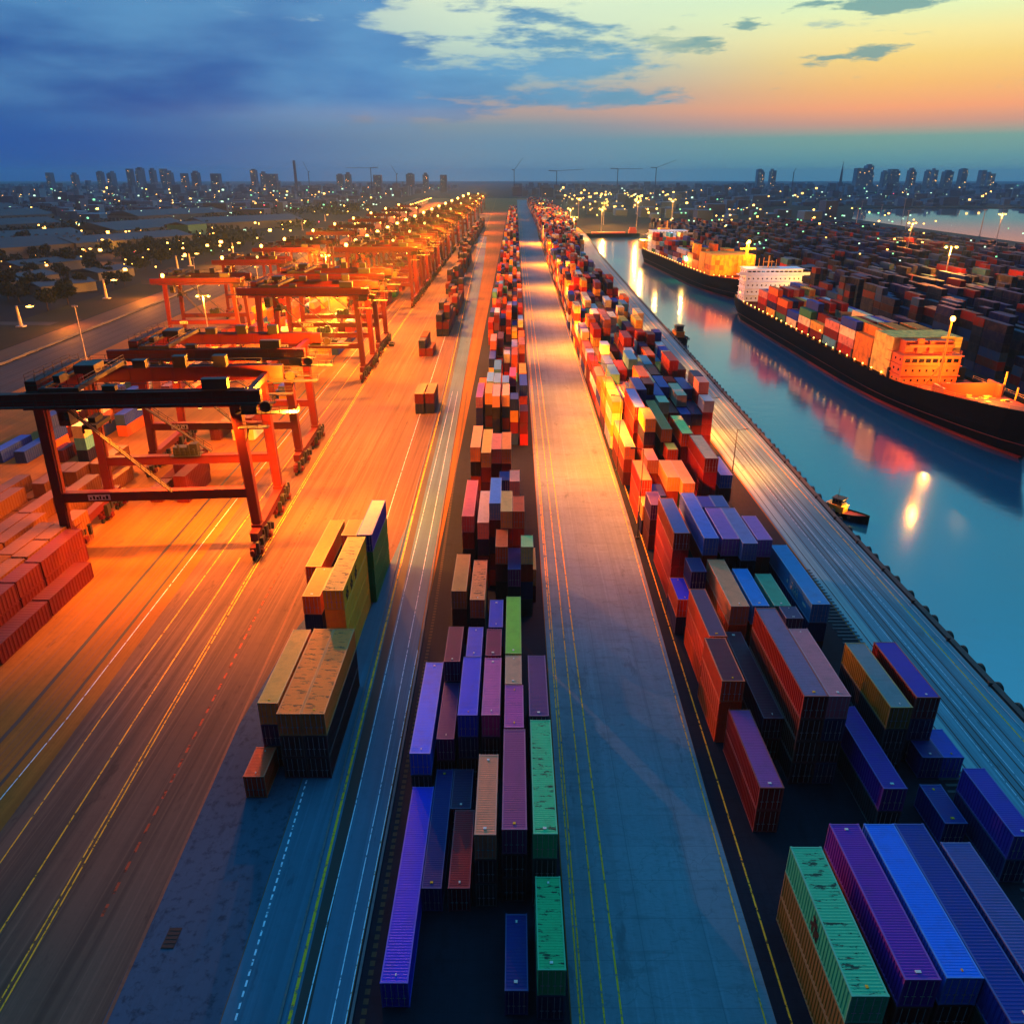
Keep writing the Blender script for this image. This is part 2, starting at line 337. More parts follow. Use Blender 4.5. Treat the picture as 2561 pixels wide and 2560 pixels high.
# quay apron: crane rails, grooves and guide lines
for x in (50.0, 51.7, 53.6, 54.4, 56.0, 57.6): line('rail_groove', [(x, 15), (x, 130), (x + 1.5, 359), (x + 6, 620)], .16, M_groove)
for x in (53.2, 54.9, 56.7): line('lane_line', [(x, 15), (x, 130), (x + 1.5, 359)], .07, M_wht)
line('lane_line', [(58.9, 15), (59.3, 102), (61.6, 359), (67, 640)], .17, M_yel)
line('crane_rail', [(60.15, 15), (60.4, 130), (64.0, 359), (69, 640)], .10, M_bar, h=.09)
tb = MB()
for k in range(70): tb.box(46.2 + (k % 2)*.3, 49.3, 48 + k*.95, 48.34 + k*.95, .0, .06)
o = tb.build('track_sleepers', flat('sleeper', (.20, .26, .29), .9)); o['kind'] = 'structure'
# quay walls
def wall_along(name, pts, side, mat):
    m = MB()
    for (x0, y0), (x1, y1) in zip(pts, pts[1:]):
        a, b = sorted((0, side*.9)); m.box(0, 0, 0, 0, 0, 0) if False else None
        p = [(x0+a, y0), (x0+b, y0), (x1+b, y1), (x1+a, y1)]
        i = len(m.v); m.v += [(x, y, -4.5) for x, y in p] + [(x, y, .02) for x, y in p]
        m.f += [(i,i+1,i+5,i+4),(i+1,i+2,i+6,i+5),(i+2,i+3,i+7,i+6),(i+3,i,i+4,i+7),(i+4,i+5,i+6,i+7)]; m.m += [0]*5
    return m.build(name, mat)
M_quay = flat('quay_concrete', (.25, .25, .25), .9)
tag(wall_along('quay_wall', QUAY, .9, M_quay), 'long concrete quay wall on the near side of the canal', 'wall')
tag(wall_along('quay_wall', [(145.6, -300), (145.6, 950)], .9, M_quay), 'concrete quay wall behind the moored ships', 'wall')
e = MB(); e.box(82, 146, 949.4, 950.4, -4.5, .03); tag(e.build('quay_wall', M_quay), 'short dark quay wall closing the far end of the canal', 'wall')
def qx(y):
    for (x0, y0), (x1, y1) in zip(QUAY, QUAY[1:]):
        if y0 <= y <= y1: return x0 + (x1-x0)*(y-y0)/(y1-y0)
fm = None
rnd = random.Random(5)
for k in range(64):
    y = 78 + k*4.1 + rnd.uniform(-.8, .8)
    if fm is None:
        m = MB()
        for i in range(14):
            a0, a1 = 2*math.pi*i/14, 2*math.pi*(i+1)/14
            for r0, r1, x0, x1 in ((.62, .62, 0, .5), (.62, .30, .5, .5), (.30, .30, .5, 0)):
                m.quad((x0, r0*math.cos(a0), r0*math.sin(a0)), (x0, r0*math.cos(a1), r0*math.sin(a1)), (x1, r1*math.cos(a1), r1*math.sin(a1)), (x1, r1*math.cos(a0), r1*math.sin(a0)))
        fm = m.build('tyre_fender', M_black); f = fm
    else: f = fm.copy(); col.objects.link(f)
    f.location = (qx(y) + .92, y, -.55); f.scale = (1, 1.35, 1.0)
    tag(f, 'black tyre fender hanging on the near quay wall above the water', 'fender', 'tyre fenders along the quay')
bm = None
for k in range(24):
    y = 82 + k*10.5
    if bm is None:
        m = MB(); m.cyl((0,0,0), (0,0,.45), .22, 10); m.cyl((0,0,.45), (0,0,.62), .34, 10, r2=.28); bm = m.build('mooring_bollard', flat('bollard_iron', (.08, .07, .06), .6)); b = bm
    else: b = bm.copy(); col.objects.link(b)
    b.location = (qx(y) - .35, y, .02); tag(b, 'short dark iron bollard standing on the edge of the near quay', 'bollard', 'bollards along the quay edge')
m = MB(); m.box(-.55, .55, -1.0, 1.0, 0, .03)
for k in range(5): m.box(-.5, .5, -.9+k*.4, -.75+k*.4, .03, .05)
dg = m.build('drain_grate', M_black, loc=(-29.45, 45.9, .014)); dg['kind'] = 'thing'
tag(dg, 'dark square drain cover in the rough asphalt at the bottom left', 'drain cover')

# ------------------------------------------------------------------ containers
C = {'amber': (.85,.58,.22), 'apricot': (.90,.58,.32), 'azure': (.18,.48,.80), 'beige': (.86,.68,.58), 'blue': (.08,.16,.60), 'blue violet': (.27,.16,.62), 'brick orange': (.82,.36,.16),
'bright blue': (.10,.38,.92), 'bright orange': (.92,.55,.22), 'bright purple': (.44,.10,.58), 'brown red': (.55,.22,.12), 'burgundy': (.42,.12,.18), 'burnt orange': (.94,.46,.16), 'clear blue': (.22,.42,.78),
'cobalt blue': (.10,.22,.70), 'cornflower blue': (.36,.52,.82), 'cream': (.96,.86,.50), 'crimson': (.58,.08,.14), 'dark amber': (.85,.55,.22), 'dark blue': (.12,.16,.46), 'dark navy': (.07,.09,.36),
'dark plum': (.20,.09,.26), 'dark purple': (.34,.10,.34), 'dark red': (.52,.10,.08), 'deep blue': (.05,.10,.42), 'deep orange': (.90,.44,.14), 'deep violet': (.34,.10,.52), 'denim blue': (.22,.32,.58),
'dim blue': (.06,.10,.42), 'dusky mauve': (.44,.26,.36), 'dusty rose': (.66,.42,.42), 'faint blue': (.06,.12,.45), 'grey indigo': (.28,.28,.55), 'grey lilac': (.46,.46,.68), 'grey mauve': (.36,.28,.40),
'grey olive': (.46,.48,.50), 'honey': (.92,.62,.28), 'hot pink': (.88,.34,.50), 'ice blue': (.48,.66,.78), 'indigo': (.26,.22,.60), 'indigo purple': (.22,.14,.42), 'indigo violet': (.28,.16,.60), 'jade': (.28,.58,.46),
'lemon yellow': (.96,.92,.35), 'light amber': (.92,.68,.36), 'light blue': (.45,.68,.82), 'light brown orange': (.80,.52,.26), 'light mauve': (.52,.38,.50), 'light orange': (.92,.64,.34), 'light peach': (.92,.70,.52),
'light steel blue': (.28,.52,.74), 'light tan': (.84,.58,.44), 'lilac': (.56,.38,.70), 'lime green': (.46,.74,.22), 'magenta': (.70,.26,.56), 'maroon': (.44,.10,.24), 'mauve': (.58,.22,.42), 'medium blue': (.12,.26,.74),
'midnight blue': (.07,.16,.52), 'mint green': (.22,.70,.50), 'mustard': (.62,.46,.14), 'mustard yellow': (.88,.70,.16), 'navy': (.07,.08,.38), 'navy grey': (.32,.38,.46), 'olive tan': (.68,.48,.24), 'orange': (.90,.52,.28),
'orange red': (.86,.30,.08), 'orange tan': (.86,.56,.38), 'orchid': (.58,.26,.52), 'oxblood': (.34,.10,.18), 'pale amber': (.97,.62,.26), 'pale lemon': (.98,.92,.48), 'pale orange': (.92,.60,.34), 'pale pink': (.90,.62,.54),
'pale rose': (.90,.60,.54), 'pale salmon': (.90,.60,.48), 'peach': (.94,.70,.52), 'periwinkle': (.34,.44,.80), 'pink': (.76,.32,.58), 'pink lilac': (.64,.40,.70), 'plum': (.42,.20,.40), 'purple': (.46,.22,.46), 'red': (.70,.14,.08),
'red orange': (.90,.38,.14), 'red tangerine': (.94,.28,.10), 'rose': (.80,.36,.38), 'rose maroon': (.54,.14,.28), 'royal blue': (.14,.26,.82), 'rusty orange': (.94,.46,.16), 'salmon': (.88,.48,.36), 'salmon pink': (.80,.44,.48),
'sand yellow': (.97,.66,.28), 'sea green': (.14,.66,.40), 'sky blue': (.36,.56,.84), 'steel blue': (.42,.60,.80), 'steel slate': (.26,.36,.62), 'strong blue': (.10,.24,.70), 'tan': (.90,.50,.36), 'tangerine': (.92,.46,.16),
'teal green': (.14,.74,.48), 'ultramarine': (.12,.14,.80), 'vermilion': (.90,.34,.12), 'violet': (.50,.28,.60), 'violet blue': (.18,.16,.78), 'vivid blue': (.10,.42,.88), 'warm orange': (.92,.60,.28), 'warm yellow': (.94,.70,.26), 'yellow amber': (.94,.70,.26)}
HC = 2.84; PITCH = 2.88; WC = 2.44
def corr(a, b, pitch, depth):
    n = max(2, round((b - a)/pitch)); s = (b - a)/n; pts = []
    for k in range(n):
        y = a + k*s; pts += [(y, 0), (y + s*.28, 0), (y + s*.42, depth), (y + s*.86, depth)]
    return pts + [(b, 0)]
def side_mesh(Lc, x, sgn, m, z0=.16, z1=HC - .12, pitch=.42, mat=0):
    pr = corr(.12, Lc - .12, pitch, .05)
    for (ya, da), (yb, db) in zip(pr, pr[1:]):
        xa, xb = x - sgn*da, x - sgn*db
        q = [(xa, ya, z0), (xb, yb, z0), (xb, yb, z1), (xa, ya, z1)]
        m.quad(*(q if sgn > 0 else q[::-1]), mat)
def roof_mesh(Lc, m, z=HC - .03, pitch=.25, mat=0):
    pr = corr(.12, Lc - .12, pitch, .016)
    for (ya, da), (yb, db) in zip(pr, pr[1:]): m.quad((-1.12, ya, z-da), (1.12, ya, z-da), (1.12, yb, z-db), (-1.12, yb, z-db), mat)
def frame_mesh(Lc, m, mat=0):
    for sx_ in (-1, 1):
        x0, x1 = sorted((sx_*1.22, sx_*1.09))
        for y0 in (0.0, Lc - .13): m.box(x0, x1, y0, y0 + .13, .16, HC - .14, mat)
        m.box(x0, x1, .13, Lc - .13, 0.02, .16, mat); m.box(x0, x1, .13, Lc - .13, HC - .14, HC - .02, mat)
    for y0 in (0.01, Lc - .14):
        m.box(-1.09, 1.09, y0, y0 + .12, .02, .16, mat); m.box(-1.09, 1.09, y0, y0 + .12, HC - .14, HC - .01, mat)
def castings(Lc, m, mat=0):
    for sx_ in (-1, 1):
        for y0 in (-.012, Lc - .168):
            for z0 in (-.005, HC - .155): 
                x0, x1 = sorted((sx_*1.232, sx_*1.06)); m.box(x0, x1, y0, y0 + .18, z0, z0 + .16, mat)
def make_container(Lc):
    root = empty('shipping_container')
    w = MB(); side_mesh(Lc, -1.2, -1, w); side_mesh(Lc, 1.2, 1, w)
    w.box(-1.09, 1.09, Lc - .10, Lc - .06, .16, HC - .14); w.box(-1.1, 1.1, .14, Lc - .14, .10, .15)
    w.build('walls', M_white, root)
    r = MB(); roof_mesh(Lc, r); r.build('roof', M_white, root)
    f = MB(); frame_mesh(Lc, f); castings(Lc, f); f.build('frame', M_white, root)
    for s in (-1, 1):
        d = MB(); x0, x1 = sorted((s*.012, s*1.085)); d.box(x0, x1, .045, .085, .17, HC - .15)
        for z in (.55, 1.15, 1.75, 2.3): d.box(x0 + .05, x1 - .05, .025, .045, z, z + .10)
        do = d.build('door', M_white, root)
        for xo in (.30, .80):
            b = MB(); b.cyl((s*xo, .0, .2), (s*xo, .0, HC - .2), .024, 6); b.box(s*xo - .16, s*xo + .16, -.015, .015, 1.05, 1.10)
            b.build('locking_bar', M_bar, do)
    return root
def simple_mesh(Lc, name):
    m = MB(); side_mesh(Lc, -1.2, -1, m, pitch=.8); side_mesh(Lc, 1.2, 1, m, pitch=.8); roof_mesh(Lc, m, pitch=.7, mat=1); frame_mesh(Lc, m)
    for s in (-1, 1):
        x0, x1 = sorted((s*.02, s*1.08)); m.box(x0, x1, .05, .09, .17, HC - .15)
        for xo in (.3, .8): m.box(s*xo - .02, s*xo + .02, .015, .05, .2, HC - .2)
    m.box(-1.09, 1.09, Lc - .10, Lc - .06, .16, HC - .14); m.box(-1.1, 1.1, .14, Lc - .14, .10, .15)
    return m.mesh(name)
_cp = {}
def container_proto(Lc):
    if Lc not in _cp: _cp[Lc] = [make_container(Lc), True]
    p = _cp[Lc]
    if p[1]: p[1] = False; return p[0]
    return copy_tree(p[0])
def set_mat(o, m, i=0):
    o.material_slots[i].link = 'OBJECT'; o.material_slots[i].material = m
def base_len(Ln): return min((5.0, 6.06, 9.1, 12.19, 15.5, 20.0), key=lambda b: abs(math.log(b/Ln)))
_sm = {}
def place_container(xc, w, y0, Ln, tier, rgb, roof=None, stain=False, label='', group=None, detail=True, rz=0.0):
    bl = base_len(Ln); z = (tier - 1)*PITCH + .018
    roof = roof or rgb; body = paint(rgb, .5, .35, False)
    rm = paint(roof, .55, .40, stain)
    if detail:
        o = container_proto(bl)
        for ch in o.children:
            if ch.name.startswith('roof'): set_mat(ch, rm)
            elif ch.name.startswith('frame'): set_mat(ch, paint(tuple(c*.72 + .20 for c in rgb), .5, .45))  # edge highlights put into a frame colour lighter than the body
            else: set_mat(ch, body)
    else:
        if bl not in _sm:
            me = simple_mesh(bl, 'shipping_container'); me.materials.append(body); me.materials.append(rm); _sm[bl] = me
        o = bpy.data.objects.new('shipping_container', _sm[bl]); col.objects.link(o); set_mat(o, body, 0); set_mat(o, rm, 1)
    o.location = (xc, y0, z); o.rotation_euler = (0, 0, rz); o.scale = (w/WC, Ln/bl, 1.0)
    return tag(o, label, 'container', group)
GROUP = {'a': 'containers in the long middle row', 'b': 'containers in the block beside the quay', 'c': 'containers stacked beside the left road'}
TABLE = [
('a',-9.29,2.17,39.96,20.91,1,'violet blue','long violet blue container on the ground, nearest in the middle row'),
('a',-7.25,1.75,48.62,14.81,1,'navy','dark navy container with a tan front rail, between the violet blue and crimson ones'),
('a',-4.84,1.93,48.63,9.12,1,'crimson','crimson container on the ground in the middle row, beside the dark navy one'),
('a',-5.29,2.05,57.90,5.55,1,'dark plum','short dark plum container touching the far end of the crimson one'),
('a',-2.47,1.86,49.12,9.97,3,'tan','tan container with a scuffed far end, between crimson and long mauve containers'),
('a',0.03,2.17,49.70,13.12,3,'mauve','long mauve container with one yellow spot on its roof, beside the stained teal one'),
('a',2.69,2.08,49.23,15.06,3,'teal green*','teal green container with black stains on its roof, at the road edge'),
('a',0.20,1.81,39.39,6.74,1,'deep blue','dim deep blue container low on the ground beside the nearest green one'),
('a',2.85,2.12,39.01,8.39,2,'sea green*','sea green container nearest the camera in the middle row'),
('a',-9.70,2.14,62.50,16.21,2,'bright blue','bright blue container at the left edge of the middle row'),
('a',-7.29,1.85,64.72,9.83,2,'dark purple','dark purple container between two blue ones in the middle row'),
('a',-4.88,2.08,65.02,10.59,3,'royal blue','royal blue container between dark purple and pink containers'),
('a',-2.46,1.92,65.03,10.41,3,'pink','pink container beside the royal blue one in the middle row'),
('a',-0.10,1.86,70.43,5.52,3,'light tan','short light tan container right behind the magenta one'),
('a',-0.02,2.00,63.07,7.14,3,'magenta','magenta container wedged between the long mauve and the short tan one'),
('a',2.60,2.04,64.92,11.04,3,'plum','plum container at the road edge behind the stained teal green one'),
('a',-7.24,1.85,74.70,7.53,3,'maroon','short maroon container with two small roof marks in the middle row'),
('a',-4.77,1.83,75.76,6.38,3,'medium blue','short medium blue container beside the maroon one'),
('a',-2.48,1.83,75.94,5.75,3,'rose maroon','short rose maroon container beside the lime green one'),
('a',-0.11,1.88,76.36,13.39,3,'lime green','lime green container with pale roof edges, only one in the middle row'),
('a',-2.34,1.75,82.15,6.74,3,'cobalt blue','small cobalt blue container with a white spot on its roof'),
('a',-7.54,2.01,91.23,11.10,3,'olive tan','olive tan container on the left edge of the middle row'),
('a',-4.94,1.96,88.87,11.52,3,'orange*','orange container with streaky stained roof beside the olive tan one'),
('a',-0.02,1.83,97.52,7.00,3,'purple','short purple container behind the lime green one'),
('a',2.41,1.75,103.00,7.39,2,'amber','narrow strip of amber roof beside the short purple container'),
('a',-1.87,1.75,98.97,5.96,4,'red orange','small red orange container side by side with a cream one'),
('a',1.83,1.75,98.97,3.87,4,'cream','small cream container at the road edge beside a red orange one'),
('a',-1.21,1.75,105.08,8.19,5,'light amber','small light amber container with a bright red front below'),
('a',0.60,1.75,105.09,5.96,5,'vermilion','small vermilion container at the road edge, red front'),
('a',-3.02,1.75,108.17,10.94,5,'sky blue','sky blue container between beige and amber containers'),
('a',-4.84,1.75,107.39,13.01,4,'beige','pale beige container between rose and sky blue ones'),
('a',-7.30,1.89,109.81,15.58,4,'rose','rose pink container with pale edge, left of the beige one'),
('a',0.01,1.75,124.84,5.59,4,'pale salmon','pale salmon short container at the road edge'),
('a',-1.80,1.75,125.41,4.39,4,'dark blue','dark blue short container beside the pale salmon one'),
('a',-7.27,1.84,134.70,13.45,5,'light orange','light orange container, leftmost of the four-tall row front'),
('a',-5.19,1.75,131.63,14.13,5,'yellow amber','yellow amber container with a blue patch at its near end'),
('a',-3.38,1.75,133.69,9.49,5,'salmon','salmon red container between two amber ones in the middle row'),
('a',-1.54,1.75,133.69,10.26,5,'bright orange','bright orange container at the right end of its row front'),
('a',-9.05,1.75,191.51,14.79,3,'violet','small violet container with a blue face below it'),
('a',-6.44,1.75,184.34,9.99,4,'dark amber','small dark amber container beside the violet one'),
('a',-4.52,1.84,181.71,11.79,4,'pale pink','small pale pink container beside a peach one'),
('a',-2.17,1.75,182.46,11.04,4,'peach','small peach container at the right of the pale pink one'),
('a',-6.46,1.75,196.44,10.29,4,'light blue','small light blue container, left of three light blue roofs'),
('a',-4.57,1.75,195.17,10.63,4,'ice blue','small ice blue container, middle of three light blue roofs'),
('a',-2.38,1.75,195.18,7.88,4,'steel blue','small steel blue container, right of three light blue roofs'),
('a',-0.51,1.75,202.16,10.36,4,'hot pink','small hot pink container at the road edge'),
('b',29.54,2.46,87.33,13.45,3,'orange tan','orange tan container with a lit lattice front, on a stack of three'),
('b',32.31,2.20,87.45,10.45,3,'azure','azure container beside the orange tan one'),
('b',35.14,2.20,87.46,8.87,3,'jade','jade green container between azure and long light blue ones'),
('b',40.31,2.42,87.89,17.77,3,'light steel blue','long light steel blue container with letters on its dark side'),
('b',24.92,2.20,80.15,11.77,3,'dusky mauve/orange red','dusky mauve roofed container with orange red side, second tier at the road'),
('b',24.43,2.58,71.03,8.77,3,'burgundy/orange red','burgundy roofed container with orange red side at the road edge'),
('b',28.42,2.20,68.25,17.48,2,'oxblood','long oxblood container with an orange marker on its front'),
('b',30.85,2.53,64.49,17.59,4,'light mauve/dark red','long light mauve roofed container with dark red side, highest of its bay'),
('b',33.27,2.20,64.50,12.84,4,'salmon pink','salmon pink container fading to purple, beside the long light mauve one'),
('b',35.68,2.20,84.37,2.94,3,'grey mauve','small grey mauve container behind the salmon pink one'),
('b',24.01,2.20,93.96,6.59,2,'ultramarine/orange red','ultramarine roofed container with an orange red side at the road edge'),
('b',26.27,2.20,96.92,4.42,3,'dark navy','small dark navy container behind the ultramarine one'),
('b',41.02,2.37,66.44,12.29,3,'grey olive/mustard','grey roofed container with mustard side beside the quay tracks'),
('b',44.70,2.60,68.16,10.80,3,'blue violet/dark red','blue violet container with dark red side, nearest the quay tracks'),
('b',36.97,2.32,57.70,12.68,2,'deep violet','long deep violet container in shade below the grey roofed one'),
('b',45.03,2.20,65.39,4.65,1,'dim blue','dim blue container on the ground behind the deep violet one'),
('b',47.29,2.20,65.40,4.65,1,'strong blue','strong blue container on the ground beside the quay tracks'),
('b',46.07,2.20,51.87,8.72,2,'indigo violet','indigo violet container at the right edge beside the quay rails'),
('b',25.04,2.37,57.77,12.00,2,'orchid/dark red','orchid roofed container with a dark red lower side at the road edge'),
('b',24.44,2.60,35.11,12.85,3,'mint green*','large mint green container with a black emblem on its side'),
('b',28.62,2.54,36.31,14.15,3,'bright purple','bright purple container beside the large mint green one'),
('b',31.64,2.60,36.45,14.02,3,'vivid blue','vivid blue container between bright purple and dark blue ones'),
('b',34.26,2.52,33.32,17.19,3,'midnight blue','midnight blue container touching the vivid blue one'),
('b',37.22,2.48,35.58,12.91,3,'grey indigo','grey indigo container with white letters on its side, bottom right'),
('b',42.73,2.20,56.17,5.24,1,'faint blue','faint blue short container deep in the dark gap'),
('b',24.96,2.42,103.66,13.63,4,'steel slate/brown red','steel slate roofed container with brown red side at the road edge'),
('b',28.93,2.20,101.95,17.69,4,'periwinkle','long periwinkle container beside the steel slate one'),
('b',31.74,2.52,101.73,11.57,4,'lilac','lilac container with a red corner post between periwinkle and grey lilac ones'),
('b',34.16,2.20,100.22,13.09,4,'grey lilac','grey lilac container in a row of three lilac roofs'),
('b',36.63,2.20,101.43,8.70,4,'pink lilac','pink lilac container, last of the lilac roofs toward the quay'),
('b',31.19,2.20,113.61,4.57,4,'indigo','short indigo container behind the lilac one'),
('b',33.47,2.25,113.61,4.92,4,'denim blue','short denim blue container behind the grey lilac one'),
('b',37.15,2.60,136.81,14.49,4,'light peach/dark red','tall dark red container with light peach roof beside the quay road'),
('b',29.72,2.24,134.42,9.55,3,'pale orange','pale orange container, left half of a touching pair'),
('b',32.00,2.20,131.36,12.62,3,'apricot','apricot container, right half of a touching pair'),
('b',24.37,2.20,132.95,11.00,3,'warm orange/red','warm orange roofed container with red side at the road edge'),
('b',24.21,2.20,127.43,4.74,2,'honey','small honey coloured container at the road edge'),
('b',24.48,2.20,121.20,6.09,3,'indigo purple','indigo purple container standing between orange ones'),
('b',32.63,2.20,150.32,4.62,3,'lemon yellow/orange red','bright lemon yellow roofed container with orange red side'),
('b',35.78,2.39,152.08,13.41,4,'pale lemon/orange red','pale lemon roofed container with orange red side, near the quay road'),
('b',42.21,2.43,143.22,11.13,2,'clear blue','clear blue container low beside the tall dark red one'),
('b',27.44,2.20,143.95,7.12,3,'dusty rose','dusty rose container behind the orange pair'),
('b',27.19,2.38,161.73,16.19,5,'cornflower blue/dark red','dark red container with cornflower blue roof on top of the highest stack'),
('b',24.03,2.20,152.16,19.20,3,'navy grey/orange','container with navy grey roof and orange side at the road edge'),
('b',28.05,2.20,153.01,8.57,5,'warm yellow','warm yellow container beside the highest stack'),
('b',32.04,2.20,155.09,23.12,4,'light brown orange','long light brown orange container behind the lemon yellow one'),
('c',-27.14,2.20,62.24,4.55,1,'red tangerine','short red tangerine container on the ground, lowest of the roadside stack'),
('c',-26.33,2.20,66.94,14.55,3,'pale amber','long pale amber container beside the wide stained roof'),
('c',-23.66,2.47,65.15,16.54,3,'rusty orange*','rusty orange container with black roof stains, left half of the wide pair'),
('c',-21.11,2.49,65.16,16.54,3,'burnt orange*','burnt orange container with black roof stains, right half of the wide pair'),
('c',-27.25,2.42,89.75,8.29,3,'tangerine','short tangerine container with black front in the roadside stack'),
('c',-29.01,2.30,98.28,16.44,3,'deep orange','deep orange container behind the short tangerine one'),
('c',-23.28,2.60,86.21,16.09,4,'sand yellow/mustard yellow*','sand yellow container with black emblems on its mustard side'),
('c',-24.55,2.20,102.72,5.65,4,'brick orange','brick orange container behind the sand yellow one'),
('c',-22.28,2.23,102.91,13.39,4,'pale rose/blue','blue sided container with pale rose roof, highest of the roadside stack'),
]
LOWER = [(.42,.10,.08), (.30,.09,.08), (.10,.12,.30), (.16,.16,.18), (.55,.20,.08), (.34,.14,.10), (.08,.14,.34), (.24,.08,.10), (.12,.22,.20)]
LNAME = ['red', 'dark red', 'navy', 'charcoal', 'rusty orange', 'brown', 'dark blue', 'wine red', 'dark green']
rl = random.Random(11)
HIDDEN = set([13,14,15,16,17,18,19,20,21,22,23,24,25,26,27,28,29,33,35,36,39,43,44,45,46,48,49,50,53,54,56,57,60,61,62,63,64,65,66,68,69,70,72,73,74,76,77,78,79,80,81,82,83,84,85,86,87,88,89,90,91,92,93,94,95,96,97,98,99,100,101,102,103,104,105,107,108,109,110,111,113,125,126,128,129,140,142,144,145,146,151,152,154,155,157,158,160,161,162,163,164,165,166,167,170,172,173,174,177,180,181,183,184,186,187,190,191,196,197,199,200,208,209,210,214,215,216])
COLUMNS = []      # every occupied column, so that the far rows start where the near ones stop
FILL = []         # tiers that stand wholly behind others, merged into the far-row mesh below
by_label = {}
KNOWN_LOWER = {'light amber': (.82, .18, .10), 'vermilion': (.82, .18, .10), 'violet': (.12, .14, .52), 'sand yellow': (.86, .68, .18), 'pale rose': (.12, .50, .22), 'warm orange': (.80, .26, .10),
 'light peach': (.58, .10, .08), 'orange tan': (.86, .34, .12), 'steel slate': (.62, .14, .12), 'mint green': (.52, .40, .16), 'orchid': (.48, .10, .08), 'dusky mauve': (.84, .26, .08), 'burgundy': (.86, .30, .10)}  # orange of lamp-lit walls is put into some of these colours
LN2 = {'light amber': 'bright red', 'vermilion': 'bright red', 'violet': 'deep blue', 'sand yellow': 'mustard yellow', 'pale rose': 'green', 'warm orange': 'red orange', 'light peach': 'dark red', 'orange tan': 'orange', 'steel slate': 'red',
 'mint green': 'olive brown', 'orchid': 'dark red', 'dusky mauve': 'orange red', 'burgundy': 'orange red'}
idx = 0
for r, xc, w, y0, Ln, t, cn, lab in TABLE:
    stain = cn.endswith('*'); parts = cn.rstrip('*').split('/')
    roof = C[parts[0]]; body = C[parts[1]] if len(parts) > 1 else roof  # some quay block sides carry the lamps' orange in their colour
    o = place_container(xc, w, y0, Ln, t, body, roof, stain, lab, GROUP[r]); by_label[lab] = o
    COLUMNS.append((xc, w, y0, Ln, t))
    for k in range(t - 1, 0, -1):
        i = rl.randrange(len(LOWER)); c = KNOWN_LOWER.get(parts[0], LOWER[i]); ln = LN2.get(parts[0], LNAME[i])
        idx += 1
        if idx in HIDDEN: FILL.append((xc, w, y0, Ln, k, c)); continue
        pos = 'directly under' if k == t - 1 else ('two below' if k == t - 2 else ('three below' if k == t - 3 else 'four below'))
        short = {'a': 'middle row', 'b': 'quay block', 'c': 'roadside stack'}[r]
        dim = ' short' if Ln < 7.5 else ''
        lb = f'{ln} container {pos} the {parts[0]} roofed{dim} one in the {short}'
        q = place_container(xc, w, y0, Ln, k, c, None, False, lb, GROUP[r], detail=(y0 < 70)); q['lower_index'] = idx
HIDDEN_SOLO = set([1,2,3,4,7,9,10,11,12,13,14,17,18,20,21,23,24,26,27,28,29,31,32,33,34,38,39,41,42,43,45,47,48,49,50,51,53,56,57,58,59,61,62,63,64,65,66,68,69,70,71,73,74,76,78,79,80,82,83,85,86,87,88,89,90,91,93,94,96,97,99,101,103,104,105,106,108,109,111,112,113,114,115,116,118,119,120,122,123,125,126,129,130,135,136,138,139,141,142,143,145,146,147,160,162,166,167,168,170,171,172,178,179,180,182,184,185,187,188,189,190,191,192,193,195,196,197,198,199,201,203,204,205,206,207,208,210,211,212,213,214,215,216,217,219,222,225,226,233,235,244,250,251,252,256])

# further rows, slot by slot; the nearest stay objects of their own, the rest become one mass
PAL = [((.62,.14,.08), 'red', 7), ((.40,.10,.08), 'dark red', 5), ((.86,.40,.16), 'orange', 4), ((.88,.66,.28), 'amber', 3), ((.90,.82,.66), 'cream', 3), ((.78,.80,.82), 'pale grey', 3),
       ((.14,.24,.58), 'blue', 4), ((.08,.10,.30), 'navy', 3), ((.30,.58,.72), 'light blue', 2), ((.78,.48,.42), 'pink', 2), ((.20,.46,.34), 'green', 1), ((.36,.20,.34), 'plum', 2)]
PW = [p[2] for p in PAL]
rs = random.Random(23)
def busy(xc, w, y0, Ln):
    return any(abs(xc - a[0]) < (w + a[1])/2 - .05 and y0 < a[2] + a[3] and a[2] < y0 + Ln for a in COLUMNS)
SLOTS = []
def rows(xs, w, ya, yb, hmin, hmax, area, gap=lambda y: False, dens=.93):
    for xc in xs:
        y = ya + rs.uniform(0, 1.5)
        while y < yb:
            Ln = 12.19 if rs.random() < .72 else 6.06
            if not gap(y + Ln/2) and rs.random() < dens and not busy(xc, w, y, Ln):
                h = rs.randint(hmin, hmax)
                for k in range(1, h + 1):
                    SLOTS.append((xc + rs.uniform(-.06, .06), w, y, Ln, k, h, area))
                COLUMNS.append((xc, w, y, Ln, h))
            y += Ln + rs.choice((.35, .35, .5, 1.2))
def gap_mid(y): return 149 < y < 178 or 222 < y < 238 or 266 < y < 302 or 342 < y < 364 or 430 < y < 452 or 520 < y < 545 or 640 < y < 665
mid_x = [-9.3, -7.05, -4.8, -2.45, -.1, 2.2]
rows(mid_x[1:5], 1.95, 108, 150, 2, 3, 'a', dens=.8)
rows(mid_x, 1.95, 178, 700, 2, 4, 'a', gap_mid)
rows([-8.5, -5.8, -3.1, -.4, 2.2], 2.3, 700, 1500, 2, 5, 'a', lambda y: False, .9)
blk_x = [24.3 + 2.72*k for k in range(9)]
rows(blk_x[:6], 2.44, 92, 150, 1, 3, 'b', dens=.75)
rows(blk_x, 2.44, 176, 340, 3, 5, 'b', lambda y: 262 < y < 268, .95)
rows([26 + 2.72*k for k in range(8)], 2.44, 340, 640, 3, 6, 'b', lambda y: 470 < y < 478)
rows([29 + 2.72*k for k in range(10)], 2.44, 640, 945, 3, 6, 'b')
